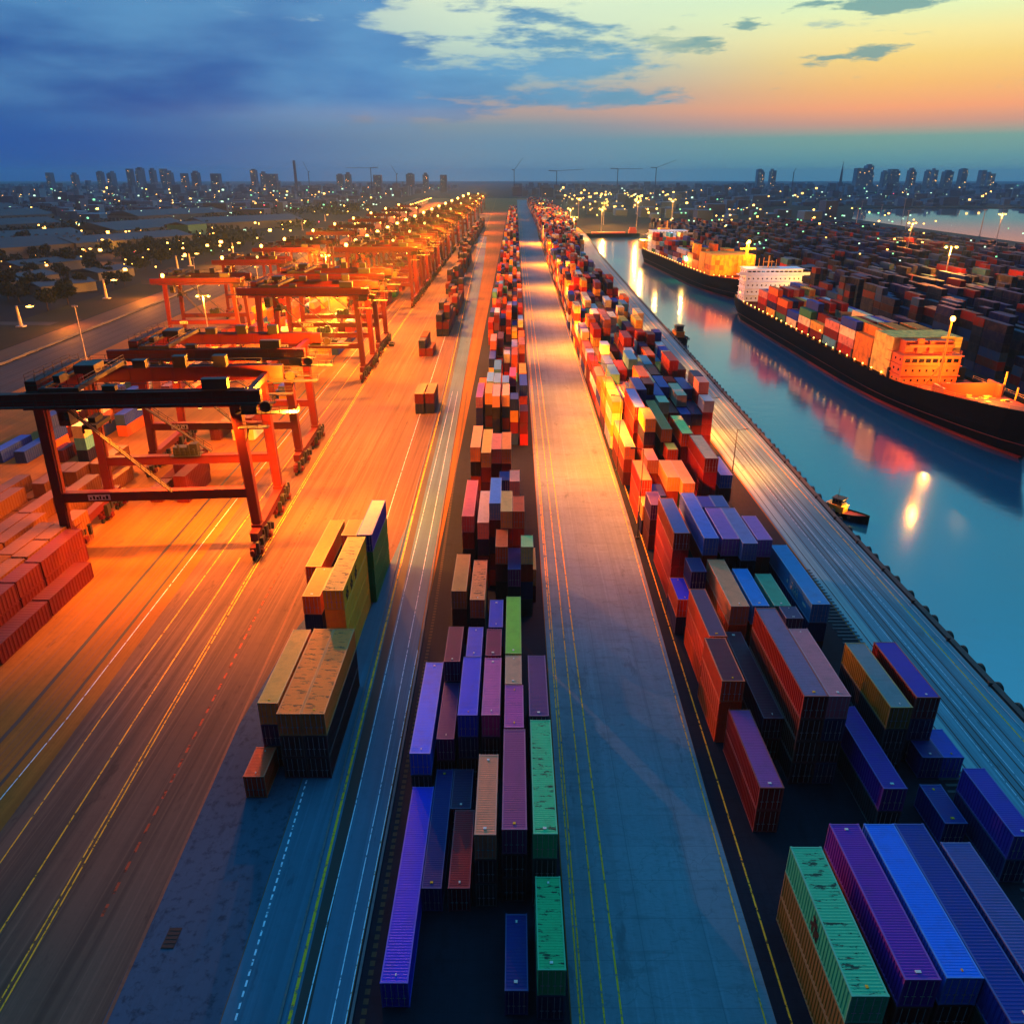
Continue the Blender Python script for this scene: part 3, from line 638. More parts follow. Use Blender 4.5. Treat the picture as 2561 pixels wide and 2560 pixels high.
rows([30 + 2.9*k for k in range(15)], 2.6, 955, 2000, 3, 6, 'b', lambda y: (y % 130) < 14)
# dark metal stacks and chassis standing along the far part of the left road
rows([-26.2, -23.4], 2.44, 205, 213, 2, 3, 'd', dens=1)
rows([-33.8, -31.1], 2.44, 279, 288, 1, 2, 'd', dens=1)
rows([-31.0, -28.3], 2.44, 318, 420, 2, 4, 'd')
rows([-37.5, -34.8], 2.44, 430, 620, 2, 4, 'd', dens=.75)
rows([-44.0, -41.3], 2.44, 640, 1100, 2, 4, 'd', dens=.8)
# rows under and left of the gantry cranes
rows([-70.0], 2.6, 86, 108, 1, 1, 'e', dens=1); rows([-74.2], 2.6, 92, 112, 2, 2, 'e', dens=1); rows([-77.4, -80.2], 2.6, 94, 118, 2, 2, 'e', dens=1)
rows([-84 - 2.75*k for k in range(6)], 2.5, 98, 150, 1, 2, 'e')
rows([-66.5, -69.3, -72.1], 2.44, 142, 158, 1, 2, 'e', dens=.7)
rows([-66 - 2.8*k for k in range(4)], 2.44, 182, 245, 1, 2, 'e', lambda y: 205 < y < 215, .55)
rows([-96 - 2.8*k for k in range(9)], 2.5, 165, 420, 1, 3, 'e', lambda y: (y % 70) < 16, .5)
rows([-66 - 2.8*k for k in range(5)], 2.44, 262, 800, 1, 2, 'e', lambda y: (y % 55) < 12, .6)
rows([-118 - 2.9*k for k in range(8)], 2.6, 440, 1100, 1, 3, 'e', lambda y: (y % 60) < 14, .6)
# the wide yard beyond the ships
for b in range(12):
    x0 = 156 + b*23.4
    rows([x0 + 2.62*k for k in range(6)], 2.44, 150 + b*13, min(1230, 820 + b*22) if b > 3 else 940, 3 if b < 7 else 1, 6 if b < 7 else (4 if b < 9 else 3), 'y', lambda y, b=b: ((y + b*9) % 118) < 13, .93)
def colour():
    p = rs.choices(PAL, PW)[0]; v = rs.uniform(.82, 1.12); return tuple(min(1, c*v) for c in p[0]), p[1]
AREA = {'a': ('the middle row, beyond the salmon and amber front', 'containers in the long middle row'), 'b': ('the quay block, far behind the lilac roofs', 'containers in the block beside the quay'),
        'd': ('a low stack beside the far left road', 'containers stacked beside the left road'), 'e': ('the lamp lit rows under the gantry cranes', 'containers under the gantry cranes')}
cand = sorted((s for s in SLOTS if s[6] in AREA), key=lambda s: math.hypot(s[0], s[2]) + (0 if s[4] == s[5] else 26*(s[5] - s[4])))
SOLO = set(id(s) for s in cand[:260])
sidx = 0
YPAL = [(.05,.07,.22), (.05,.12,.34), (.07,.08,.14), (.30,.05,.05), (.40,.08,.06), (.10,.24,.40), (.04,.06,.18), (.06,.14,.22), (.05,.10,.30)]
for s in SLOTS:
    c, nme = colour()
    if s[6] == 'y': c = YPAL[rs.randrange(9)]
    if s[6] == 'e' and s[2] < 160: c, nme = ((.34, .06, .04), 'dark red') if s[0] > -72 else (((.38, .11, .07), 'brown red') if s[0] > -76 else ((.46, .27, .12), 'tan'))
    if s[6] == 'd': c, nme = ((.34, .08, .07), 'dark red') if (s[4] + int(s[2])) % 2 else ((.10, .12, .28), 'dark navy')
    if id(s) in SOLO:
        sidx += 1
        if sidx in HIDDEN_SOLO: FILL.append((s[0], s[1], s[2], s[3], s[4], c)); continue
        place, grp = AREA[s[6]]
        sz = 'long' if s[3] > 9 else 'short'; lv = 'topmost' if s[4] == s[5] else 'lower'
        q = place_container(s[0], s[1], s[2], s[3], s[4], c, None, False, f'{lv} {sz} {nme} container in {place}', grp, detail=False); q['solo_index'] = sidx
    else: FILL.append((s[0], s[1], s[2], s[3], s[4], c))
def field(name, items, mat, parent=None):
    vs, fs, cs = [], [], []
    for xc, w, y0, Ln, k, c in items:
        z0 = (k - 1)*PITCH + .018; z1 = z0 + HC; x0, x1, y1 = xc - w/2, xc + w/2, y0 + Ln; i = len(vs)
        vs += [(x0,y0,z0),(x1,y0,z0),(x1,y1,z0),(x0,y1,z0),(x0,y0,z1),(x1,y0,z1),(x1,y1,z1),(x0,y1,z1)]
        fs += [(i,i+1,i+5,i+4),(i+1,i+2,i+6,i+5),(i+2,i+3,i+7,i+6),(i+3,i,i+4,i+7),(i+4,i+5,i+6,i+7)]
        top = lin(tuple(v*.55 + b for v, b in zip(c, (.12, .19, .24)))) if c in YPAL else lin(c)  # blue light on the yard roofs put into a paler top colour
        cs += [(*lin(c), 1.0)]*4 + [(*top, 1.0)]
    me = bpy.data.meshes.new(name); me.from_pydata(vs, [], fs); me.materials.append(mat)
    a = me.attributes.new('paint_colour', 'FLOAT_COLOR', 'FACE'); a.data.foreach_set('color', [x for c in cs for x in c]); me.update()
    o = bpy.data.objects.new(name, me); col.objects.link(o)
    if parent: o.parent = parent
    return o
fmat, ft, fp = newmat('field_paint')
at = N('ShaderNodeAttribute', ft); at.attribute_name = 'paint_colour'
fn = noise(ft, .5, 5, coords(ft)); L(mixc(math_node('MULTIPLY', smooth(fn, .42, .7, ft), .45, ft), at.outputs[0], (.05, .04, .04, 1), ft), fp.inputs['Base Color'], ft)
wv = N('ShaderNodeTexWave', ft, wave_type='BANDS', bands_direction='Y'); wv.inputs['Scale'].default_value = .5; L(coords(ft), wv.inputs['Vector'], ft)
fb = N('ShaderNodeBump', ft); fb.inputs['Strength'].default_value = .5; fb.inputs['Distance'].default_value = .06; L(wv.outputs[1], fb.inputs['Height'], ft); L(fb.outputs[0], fp.inputs['Normal'], ft)
fp.inputs['Roughness'].default_value = .7; fp.inputs['Specular IOR Level'].default_value = .05
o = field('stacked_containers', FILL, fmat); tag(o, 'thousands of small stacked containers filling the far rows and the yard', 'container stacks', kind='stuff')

# ------------------------------------------------------------------ rail gantry cranes
def rail_fence(m, p, q, h=1.1, step=3.0, w=.07):
    p = Vector(p); q = Vector(q); n = max(1, int((q-p).length/step))
    for k in range(n + 1):
        a = p.lerp(q, k/n); m.beam(a, a + Vector((0, 0, h)), w, w)
    for z in (h*.5, h): m.beam(p + Vector((0, 0, z)), q + Vector((0, 0, z)), w, w)
YP = (0.0, 18.0)
def make_crane():
    r = empty('gantry_crane')
    for y in YP:
        for s in (-1, 1):
            m = MB(); m.beam((s*16.0, y, 4.9), (s*15.3, y, 26.2), 1.35, 1.5, w2=1.55, h2=1.9); m.box(s*16-.9, s*16+.9, y-1.0, y+1.0, 4.4, 4.9)
            m.beam((s*16.0 - s*.85, y-.3, 5), (s*15.4 - s*1.05, y-.3, 26), .12, .5); m.build('leg', M_crane, r)
        m = MB(); m.box(-21.5, 19.5, y-.75, y+.75, 26.2, 28.5); m.box(-17.6, 17.4, y-.95, y+.95, 28.5, 28.62); m.box(-17.6, 17.4, y-.92, y+.92, 26.02, 26.2)
        for k in range(9): m.box(-15.5 + k*3.9, -15.38 + k*3.9, y-.82, y-.75, 26.3, 28.4)
        g_ = m.build('girder', M_crane, r)
        m = MB(); m.box(-17.0, 17.0, y-.10, y+.10, 28.64, 28.82); m.build('trolley_rail', M_dark, g_)
        m = MB(); m.box(-15.4, 15.4, y-.6, y+.6, 9.9, 11.5); m.box(-15.2, 15.2, y-.75, y+.75, 11.5, 11.58); m.build('tie_beam', M_crane, r)
        m = MB(); dy = -1.5 if y == 0 else 1.5
        m.box(-24.5, 22.0, y+dy-.5, y+dy+.5, 26.6, 26.7); rail_fence(m, (-24.5, y+dy*1.3, 26.7), (22.0, y+dy*1.3, 26.7)); rail_fence(m, (17.6, y+dy*.68, 26.7), (22.0, y+dy*.68, 26.7))
        for k in range(7): m.beam((-16 + k*6, y+dy*.5, 26.3), (-16 + k*6, y+dy*1.3, 26.6), .12, .12)
        m.build('walkway', M_crane_deck, r)
    m = MB(); m.box(-17.4, -15.6, .95, 17.05, 25.9, 30.2)
    for k in range(4): m.box(-15.6, -15.5, 2.5 + k*4, 2.7 + k*4, 26.0, 28.9)
    m.build('end_beam', M_crane, r)
    m = MB(); m.box(16.0, 17.0, .95, 17.05, 26.4, 27.4); m.build('end_beam', M_crane, r)
    m = MB(); rail_fence(m, (-17.2, 1, 30.2), (-17.2, 17, 30.2)); rail_fence(m, (-15.7, 1, 30.2), (-15.7, 17, 30.2)); m.build('railing', M_crane_deck, r)
    for s in (-1, 1):
        m = MB(); m.box(s*16-.6, s*16+.6, -3.5, 21.5, 2.9, 4.4); m.box(s*16-.75, s*16+.75, -3.5, 21.5, 4.30, 4.42); m.build('sill_beam', M_crane, r)
        for y in YP:
            m = MB(); m.beam((s*16, y-5.2, 2.2), (s*16, y+5.2, 2.2), .9, .7); m.box(s*16-.5, s*16+.5, y-.7, y+.7, 2.3, 2.95)
            for d in (-3.4, 3.4):
                m.beam((s*16, y+d-2.2, 1.35), (s*16, y+d+2.2, 1.35), .8, .55); m.box(s*16-.35, s*16+.35, y+d-.4, y+d+.4, 1.5, 2.0)
                m.box(s*16+.45, s*16+1.3, y+d-.6, y+d+.6, .7, 1.6)
            for e_ in (-6.0, 6.0): m.cyl((s*16, y+e_*.9, 2.0), (s*16, y+e_, 2.0), .35, 8)
            rnd_ = random.Random(int(y)+s+7)
            for k in range(9):
                yy = y - 5 + k*1.25; m.box(s*16+.55, s*16+.6+rnd_.uniform(.3, .8), yy, yy+rnd_.uniform(.3, .9), rnd_.uniform(1.2, 2.4), rnd_.uniform(2.6, 3.6), 1)
            b = m.build('bogie', [M_crane, M_dark], r)
            for d in (-5.0, -3.7, -2.9, -1.6, 1.6, 2.9, 3.7, 5.0):
                m = MB(); m.cyl((s*16-.2, y+d, .52), (s*16+.2, y+d, .52), .5, 10); m.build('wheel', M_black, b)
    m = MB(); m.beam((-13.5, 19.2, 26.0), (4.0, 19.2, 11.6), .9, .14); rail_fence(m, (-13.5, 19.65, 26.0), (4.0, 19.65, 11.6), 1.0, 1.8); m.build('stair', M_crane_deck, r)
    m = MB(); m.beam((-10.5, -1.15, 26.0), (3.0, -1.15, 11.6), .9, .14); rail_fence(m, (-10.5, -1.6, 26.0), (3.0, -1.6, 11.6), 1.0, 1.8); m.build('stair', M_crane_deck, r)
    for y in YP:
        dy = -1.6 if y == 0 else 1.6
        m = MB(); m.box(15.5, 25.5, y+dy-.9, y+dy+.9, 25.0, 25.12); m.box(16.5, 19.0, y+dy-.6, y+dy+.6, 25.12, 26.4); m.cyl((20.4, y+dy-.5, 26.1), (20.4, y+dy+.5, 26.1), .9, 12); rail_fence(m, (15.5, y+dy*1.5, 25.12), (25.5, y+dy*1.5, 25.12), 1.1, 1.4); rail_fence(m, (25.5, y+dy-.9, 25.12), (25.5, y+dy+.9, 25.12), 1.1, .9)
        m.box(15.6, 20.5, y+dy-.8, y+dy+.8, 22.6, 22.7); rail_fence(m, (15.6, y+dy*1.5, 22.7), (20.5, y+dy*1.5, 22.7), 1.1, 1.4); m.beam((17.2, y+dy, 22.6), (16.0, y+dy*.3, 19.5), .25, .25)
        m.build('end_platform', M_crane_deck, r)
    for x0, x1, y0, y1, z1 in ((-6, -3.8, 15.2, 16.8, 30.2), (1, 3.2, 15.2, 16.8, 30.8), (8, 10.2, 15.2, 16.8, 30.8), (10.5, 14.5, -.7, .7, 30.4), (-5, -3, -.6, .6, 29.6)):
        m = MB(); m.box(x0, x1, y0, y1, 28.83, z1); m.box(x0-.06, x1+.06, y0-.06, y1+.06, z1, z1+.08); m.build('cabinet', M_dark, r)
    m = MB()
    for k in range(12): m.beam((-17 + k*3, 17.6, 28.7), (-17 + k*3, 17.6, 29.9), .08, .08)
    m.beam((-17, 17.6, 29.9), (16, 17.6, 29.9), .08, .08); m.beam((-17, .4, 29.7), (16, .4, 29.7), .08, .08)
    m.build('railing', M_dark, r)
    # machinery on the far tie beam
    m = MB(); m.box(-3.0, 2.5, 16.6, 19.4, 11.6, 11.72); m.box(-2.4, .2, 17.0, 19.0, 11.72, 13.3); m.box(.6, 2.0, 17.2, 18.8, 11.72, 13.9); rail_fence(m, (-3, 16.6, 11.72), (2.5, 16.6, 11.72), 1.0, 1.4)
    for k in range(5): m.cyl((-2.2 + k*.9, 16.9, 11.9), (-2.2 + k*.9, 16.9, 13.0 + (k % 2)*.9), .22, 6)
    m.build('power_unit', M_dark, r)
    # trolley with cab and spreader
    t = MB(); t.box(-14.6, -8.4, -.9, -.5, 28.82, 29.5); t.box(-14.6, -8.4, 18.5, 18.9, 28.82, 29.5); t.box(-14.4, -13.8, -.5, 18.5, 28.9, 29.6); t.box(-9.2, -8.6, -.5, 18.5, 28.9, 29.6)
    t.box(-13.0, -9.6, 8.5, 12.5, 29.6, 31.0); t.box(-13.4, -12.4, 2.0, 5.0, 29.6, 30.8); rail_fence(t, (-14.5, .2, 29.6), (-14.5, 18.2, 29.6)); rail_fence(t, (-8.5, .2, 29.6), (-8.5, 18.2, 29.6))
    to = t.build('trolley', M_dark, r)
    m = MB(); m.box(-14.2, -12.4, 2.2, 5.0, 22.4, 25.0); m.box(-14.3, -12.3, 2.1, 5.1, 25.0, 25.15); m.beam((-13.3, 3.6, 25.1), (-13.3, 3.6, 28.9), .5, .5); cab = m.build('operator_cab', M_dark, to)
    m = MB(); m.box(-14.1, -12.5, 2.15, 2.19, 23.3, 24.7); m.box(-14.24, -14.2, 2.4, 4.8, 23.3, 24.7); m.build('cab_window', M_glass, cab)
    m = MB(); m.box(-12.6, -10.2, 6.0, 12.0, 20.6, 21.3); m.box(-12.0, -10.8, 7.4, 10.6, 21.3, 22.2)
    for x in (-12.5, -10.3):
        for y in (6.1, 11.8): m.box(x-.15, x+.15, y-.15, y+.15, 19.9, 20.6)
    for x in (-12.2, -11.4, -10.6):
        for y in (7.6, 9.0, 10.4): m.beam((x, y, 22.2), (x, y, 29.0), .06, .06)
    m.build('spreader', M_black, to)
    for x in (-9.5, 0.0, 9.5):
        for y in YP:
            m = MB(); m.box(x-.35, x+.35, y-.25, y+.25, 25.62, 26.0); f_ = m.build('floodlight', M_dark, r)
            m = MB(); m.box(x-.3, x+.3, y-.2, y+.2, 25.58, 25.61); m.build('lens', G_sod, f_)
    m = MB(); m.box(-11.0, -7.4, -.64, -.60, 10.2, 11.2); sp = m.build('sign_plate', M_white, r)
    m = MB()
    for k in range(6): m.box(-10.7 + k*.52, -10.45 + k*.52 + (k % 3)*.06, -.66, -.645, 10.38, 10.8 + (k % 2)*.2)
    m.build('sign_marks', M_black, sp)
    return r
railx = lambda y: -44.6 - .033*(y - 120) if y < 300 else -50.6 - .008*(y - 300)
CR = [122, 162, 246, 284, 398, 424, 459, 497, 540, 588, 640, 702, 775, 860, 950, 1050, 1170, 1310, 1470, 1660]
LAB = ['red rail gantry crane nearest the camera, dark cab hanging under its girder', 'red gantry crane second in the row, bright red right leg, behind the nearest one',
       'red gantry crane with dark legs standing apart past the first two', 'red gantry crane crowded against the back of the one standing apart',
       'red gantry crane first of the long lamp lit row beyond the wide gap']
crane = make_crane()
cranes = []
for i, y in enumerate(CR):
    c = crane if i == 0 else copy_tree(crane)
    c.location = (railx(y) - 16, y - (1.5 if i == 0 else 0), 0); c.rotation_euler = (0, 0, .08 if i == 0 else (.04 if i == 1 else 0))
    tag(c, LAB[i] if i < len(LAB) else 'small red gantry crane in the tight lamp lit row running to the horizon', 'gantry crane', 'gantry cranes along the rails')
    if i == 1: c.location.x -= 2.0; c.scale = (1, 1, .94)
    cranes.append(c)
for y in (296, 365, 430, 480, 560, 640, 730, 840, 960, 1100):
    c = copy_tree(crane); c.location = (-122 - .03*(y - 430) + (14 if y < 230 else 0), y, 0); c.scale = (.8, .9, .9)
    tag(c, 'small dark red gantry crane in the second row, left of the main row', 'gantry crane', 'gantry cranes of the second row')
    cranes.append(c)
# lit bulbs on the cranes of the far rows, and crane light with added fill
def bulb(o, x, y, z, r, mat=None, nm='lamp_bulb'):
    m = MB(); m.ball((x, y, z), r, 0, 8); return m.build(nm, mat or G_sod, o)
for i, c in enumerate(cranes):
    y = c.location.y
    if i >= 4:
        bulb(c, -15.5, 0, 29.6, .6 + y*.0009); bulb(c, 13.5, 9, 25.2, .5 + y*.0008)
        if i % 2: bulb(c, 4, 0, 29.8, .4 + y*.0007, G_warm)
P0 = 420000.0
def cl(i, x, z, k, y=9, spot=None): lamp('crane_and_fill_light', (x, y, z), P0*k, parent=cranes[i], spot=spot)  # several of these are added fill, with no lamp on the crane
cl(0, 20.5, 26.5, .24, 12); cl(0, 2, 25.0, .06, 9, 155); cl(0, -22, 24, .04, 8); cl(0, 12, 25.4, .36, -1.4, 130); cl(0, -2, 25.4, .24, -1.4, 125); cl(0, 24.5, 26.3, .85, -1.0, 140)
cl(1, 24.5, 33.0, .55, 3); cl(1, 6, 25.2, .09, 9, 155); cl(1, -6, 25.2, .09, 9, 155); cl(1, 22, 28, .42, 40); cl(1, -28, 20, .15, 9)
cl(2, 20, 33, .8, 9); cl(2, 0, 25, .14, 9, 155); cl(3, 0, 25, .14, 9, 155); cl(3, 20, 33, .6, 14); cl(3, 20, 33, .6, 60)
for i in (4, 6, 8, 10): cl(i, 20, 33, .7); cl(i, 0, 25, .12, 9, 155)
for i in (12, 14, 16, 18): cl(i, 20, 33, 1.0)
for i in (21, 23, 26, 28): cl(i, 0, 25, .15, 9, 155)

# ------------------------------------------------------------------ masts and street lamps
def make_mast(h, arms=2, name='light_mast'):
    r = empty(name)
    m = MB(); m.cyl((0, 0, 0), (0, 0, h), .22, 8, r2=.12); m.box(-.4, .4, -.4, .4, 0, .5); m.build('pole', M_bar, r)
    for s in ((-1, 1) if arms == 2 else (1,)):
        m = MB(); m.beam((0, 0, h-.2), (s*1.5, 0, h+.1), .12, .12); m.box(s*1.5-.45, s*1.5+.45, -.3, .3, h-.05, h+.2); hd = m.build('lamp_head', M_dark, r)
        m = MB(); m.ball((s*1.5, 0, h-.18), .42, 0, 8); m.build('bulb', G_sod, hd)
    return r
mast = make_mast(9.0, 1, 'street_lamp')
ST = [(-216, 340), (-220, 425), (-232, 551), (-239, 591), (-237, 679), (-262, 1007), (-284, 1227), (-330, 620), (-360, 700), (-420, 560), (-300, 800)]
STL = ['street lamp glowing at the left edge of the picture, nearest by the verge', 'street lamp glowing alone on the grass verge, second along the road', 'left lamp of the glowing pair on the verge', 'right lamp of the glowing pair on the verge',
       'street lamp just past the glowing pair on the verge']
first = True
def street(x, y, h, lab, grp, p, br=1.0):
    global first
    o = mast if first else copy_tree(mast); first = False
    o.location = (x, y, 0); o.scale = (br, br, h/9.0); tag(o, lab, 'street lamp', grp)
    if p: lamp('street_light', (1.3*br, 0, 8.6), p, parent=o, radius=.3)
    return o
for i, (x, y) in enumerate(ST):
    street(x, y, 9 + (i % 3), STL[i] if i < 5 else 'small street lamp among the dark trees left of the road', 'street lamps along the left road', P0*.10 if i < 5 else 0, 3.9 if i < 5 else 2.8)
for k in range(44):
    y = 600 + k*36 + (k % 3)*9
    street(-178 - (y - 500)*.030, y, 11, 'tiny street lamp in the glowing chain along the far road', 'street lamps along the far road', P0*.6 if k % 9 == 2 else 0, 2.3 + y*.0018)
hm = make_mast(23.0, 2)
HM = [(-106.7, 270, 'tall lit mast standing beside the dark crane tops'), (-98.7, 420, 'tall lit mast behind the group of crane tops'), (-141, 505, 'tall lit mast with a bright stem beside the rail tracks'), (-78, 330, 'lit mast just above the dark crane girders')]
for i, (x, y, lab) in enumerate(HM):
    o = hm if i == 0 else copy_tree(hm); o.location = (x, y, 0); tag(o, lab, 'light mast', 'tall masts of the crane yard'); o.scale = (1.3, 1.3, 1)
    lamp('mast_light', (0, 0, 22), P0*1.1, parent=o)
rp = None
for i, (x, y, k) in enumerate([(22.3, 126, .07), (22.9, 161, .17), (23.1, 192, .10), (23.3, 224, .10), (23.6, 292, .24), (24.2, 372, .26), (25.2, 470, .34), (26.4, 600, .5), (29, 800, .8)]):  # posts and lights added to make the amber pools on the road
    if rp is None:
        rp = empty('added_lamp_post'); m = MB(); m.cyl((0, 0, 0), (0, 0, 17), .13, 6, r2=.08); m.box(-.3, .3, -.3, .3, 0, .3); m.build('pole', M_dark, rp)
        m = MB(); m.beam((0, 0, 16.9), (-1.6, 0, 17.3), .1, .1); m.box(-2.3, -1.4, -.16, .16, 17.15, 17.35); m.build('lamp_head', M_dark, rp); o = rp
    else: o = copy_tree(rp)
    o.location = (x, y, 0); tag(o, 'added slim dark lamp post between the centre road and the quay block', 'lamp post', 'added lamp posts along the centre road')
    l_ = lamp('added_road_light', (-1.9, 0, 17.0), P0*k*1.7, (1.0, .19, .006), .3, 165, o)
for i, (x, y, k) in enumerate([(48.3, 160, .05), (48.4, 186, .07), (48.5, 212, .07), (48.9, 262, .06), (50, 340, .06), (54, 450, .09)]):  # posts and lights added to warm the quay apron
    o = copy_tree(rp); o.location = (x, y, 0); o.rotation_euler = (0, 0, math.pi); o.scale = (1, 1, .58); tag(o, 'added slim dark lamp post between the quay block and the apron', 'lamp post', 'added lamp posts along the quay apron')
    lamp('added_quay_light', (-1.9, 0, 17.0), P0*k*.34, (1.0, .25, .012), .3, 160, o)
pl = None
for i, (x, y) in enumerate([(-143, 255), (-168, 420), (-120, 372)]):
    if pl is None: m = MB(); m.cyl((0, 0, 0), (0, 0, 22), .28, 8, r2=.14); m.box(-.9, .9, -.15, .15, 21.4, 21.9); m.box(-.5, .5, -.5, .5, 0, .6); pl = m.build('unlit_mast', M_bar); o = pl
    else: o = pl.copy(); col.objects.link(o)
    o.location = (x, y, 0); tag(o, ['tall unlit grey mast nearest the left edge', 'tall unlit grey mast in front of the dark trees', 'unlit grey mast beside the crane tops'][i], 'mast', 'unlit masts by the tracks')

# ------------------------------------------------------------------ ships and boats
M_hull = flat('black_hull', (.02, .022, .03), .85); M_hull.node_tree.nodes['Principled BSDF'].inputs['Specular IOR Level'].default_value = .04; M_boot = paint((.40, .08, .06), .7, .3); M_deckp = paint((.58, .24, .12), .7, .5)
M_house = paint((.86, .90, .95), .5, .18); M_ylw = paint((.90, .66, .26), .5, .3); M_orange = paint((.80, .36, .18), .55, .3)
def hull(length, beam, zd, bow_rise, name, parent):
    """Local frame: stern at y=0, bow at y=-length, keel along y; z=0 is the quay level, water at -3."""
    m = MB(); n = 34; secs = []
    for k in range(n + 1):
        t = k/n; y = -length*t
        half = beam/2*(1 if t < .70 else max(0.012, max(0,math.cos((t-.70)/.30*math.pi/2))**.62))
        if t < .10: half = beam/2*(.72 + .28*(t/.10)**.6)
        hw = beam/2*(1 if t < .62 else max(0.006, max(0,math.cos((t-.62)/.38*math.pi/2))**.85))
        if t < .12: hw = beam/2*(.45 + .55*(t/.12)**.7)
        zt = zd + bow_rise*max(0, (t-.78)/.22)**1.5 + 1.2*max(0, (.10-t)/.10)
        flare = 7.0*max(0, (t-.86)/.14)**2
        secs.append([(-hw*.9, y, -6), (-hw, y, -2.75), (-hw*.99 - (half-hw)*.15, y - flare*.15, -2.15), (-half*.97 - .0, y - flare*.55, (zt-1.5)/2), (-half, y - flare, zt), (-half, y - flare, zt + .9), (-half + min(.3, half*.4), y - flare, zt + .9), (-half + min(.3, half*.4), y - flare, zt),
                     (half - min(.3, half*.4), y - flare, zt), (half - min(.3, half*.4), y - flare, zt + .9), (half, y - flare, zt + .9), (half, y - flare, zt), (half*.97, y - flare*.55, (zt-1.5)/2), (hw*.99 + (half-hw)*.15, y - flare*.15, -2.15), (hw, y, -2.75), (hw*.9, y, -6)])
    for a, b in zip(secs, secs[1:]):
        for i in range(15):
            mm = 1 if i in (0, 1, 13, 14) else (2 if i == 7 else 0)
            m.quad(a[i], b[i], b[i+1], a[i+1], mm)
    m.poly(secs[0], 0); m.poly(secs[-1][::-1], 0)
    h = m.build(name, [M_hull, M_boot, M_deckp], parent)
    s = MB()
    for sd in (4, 11):
        for a, b in zip(secs, secs[1:]):
            if abs(a[sd][1]) > 6: s.beam((a[sd][0]*1.004, a[sd][1], a[sd][2]*.30 - 1.2), (b[sd][0]*1.004, b[sd][1], b[sd][2]*.30 - 1.2), .14, .16)
    s.build('rubbing_strake', paint((.30, .07, .05), .6, .3), h)
    return secs
def house(name, x0, x1, y0, y1, z0, z1, mat, parent, tiers=5, wings=True, face=1):
    m = MB(); m.box(x0, x1, y0, y1, z0, z1)
    for k in range(1, tiers + 1): z = z0 + (z1-z0)*k/tiers; m.box(x0-.5, x1+.5, y0-.6, y1+.6, z - .12, z + .06)
    if wings: m.box(x0-4, x1+4, y0-.4, y0+4.5, z1 - 2.9, z1 - 2.6); m.box(x0-4, x1+4, y0-.45, y0-.3, z1-2.6, z1-1.5)
    o = m.build(name, mat, parent)
    nx = int((x1-x0)/2.4)
    def win(bx):
        w = MB(); w.box(*bx); w.build('window', M_glass, o)
    for k in range(tiers):
        z = z0 + (z1-z0)*(k+.5)/tiers
        for i in range(nx):
            x = x0 + (i+.7)*(x1-x0)/(nx+.4)
            big = k == tiers - 1
            win((x-(.85 if big else .32), x+(.85 if big else .32), y0-.05, y0-.02, z-(.55 if big else .34), z+(.55 if big else .34)))
        for i in range(3):
            y = y0 + (i+.6)*(y1-y0)/3.2
            win((x0-.05, x0-.02, y-.32, y+.32, z-.34, z+.34))
    return o
def deck_lamps(secs, parent, a, b, step, zoff=1.6, every=3, power=0):
    for k, y in enumerate(range(a, b, step)):
        i = min(range(len(secs)), key=lambda q: abs(secs[q][4][1] + y)); s = secs[i][4]; x = s[0] + .9
        p = MB(); p.cyl((x, -y, s[2]), (x, -y, s[2] + zoff), .08, 5); p.box(x-.35, x+.35, -y-.35, -y+.35, s[2], s[2]+1.0); o = p.build('deck_lamp', M_ylw, parent)
        m = MB(); m.ball((x, -y, s[2] + zoff), .24, 0, 6); m.build('bulb', G_sod, o)
def railing_deck(secs, parent, a, b):
    m = MB()
    for p, q in zip(secs[a:b], secs[a+1:b+1]):
        for sd in (5, 10):
            for z in (.5, 1.0): m.beam((p[sd][0], p[sd][1], p[sd][2]+z), (q[sd][0], q[sd][1], q[sd][2]+z), .07, .07)
            m.beam((p[sd][0], p[sd][1], p[sd][2]), (p[sd][0], p[sd][1], p[sd][2]+1.0), .08, .08)
    m.build('railing', M_ylw, parent)

s1 = empty('container_ship', (120.6, 400, 0), .012); s1.scale = (.86, 1, 1)
tag(s1, 'near container ship with black hull, red waterline, orange forward house and a bright lamp mast', 'ship', 'container ships moored in the canal')
sec = hull(222, 31, 4.6, 4.2, 'hull', s1)
b = house('bridge_house', -13.5, 17.5, -22, -12, 5.5, 20.5, M_house, s1, 5, True)
m = MB(); m.box(-3, 3, -11, -6, 5.5, 18); m.cyl((0, -17, 19.5), (0, -17, 26), .4, 6); m.box(-3, 3, -17.2, -16.8, 23, 23.4); m.box(-6, 6, -19, -14, 19.6, 20.6)
for x in (-5, -2.5, 2.2, 4.6): m.cyl((x, -16, 20.6), (x, -16, 23.5 + (x % 2)), .2, 5)
m.build('radar_mast', M_ylw, s1)
f = house('forward_house', -13.2, 6.2, -180, -171, 4.6, 13.2, M_orange, s1, 3, False)
m = MB(); rail_fence(m, (-13, -179.8, 13.3), (6, -179.8, 13.3)); m.box(-11.5, 4.5, -177, -173, 13.2, 16.8); m.box(-8, -6, -178, -177, 13.2, 17.6); m.box(-4, -2.4, -178, -177, 13.2, 17.0); m.box(-10.8, 4.2, -178.4, -178.2, 15.2, 16.0); m.build('upper_bridge', M_orange, f)
m = MB(); m.cyl((-6.5, -190, 5), (-6.5, -190, 25), .42, 8, r2=.28); m.box(-8.6, -4.4, -190.3, -189.7, 20.0, 20.5); m.beam((-6.5, -190, 13), (-6.5, -184, 6), .3, .3); ms_ = m.build('lamp_mast', M_ylw, s1)
m = MB(); m.ball((-6.5, -190.3, 25.3), .75, 0, 8); m.build('bulb', G_sod, ms_)
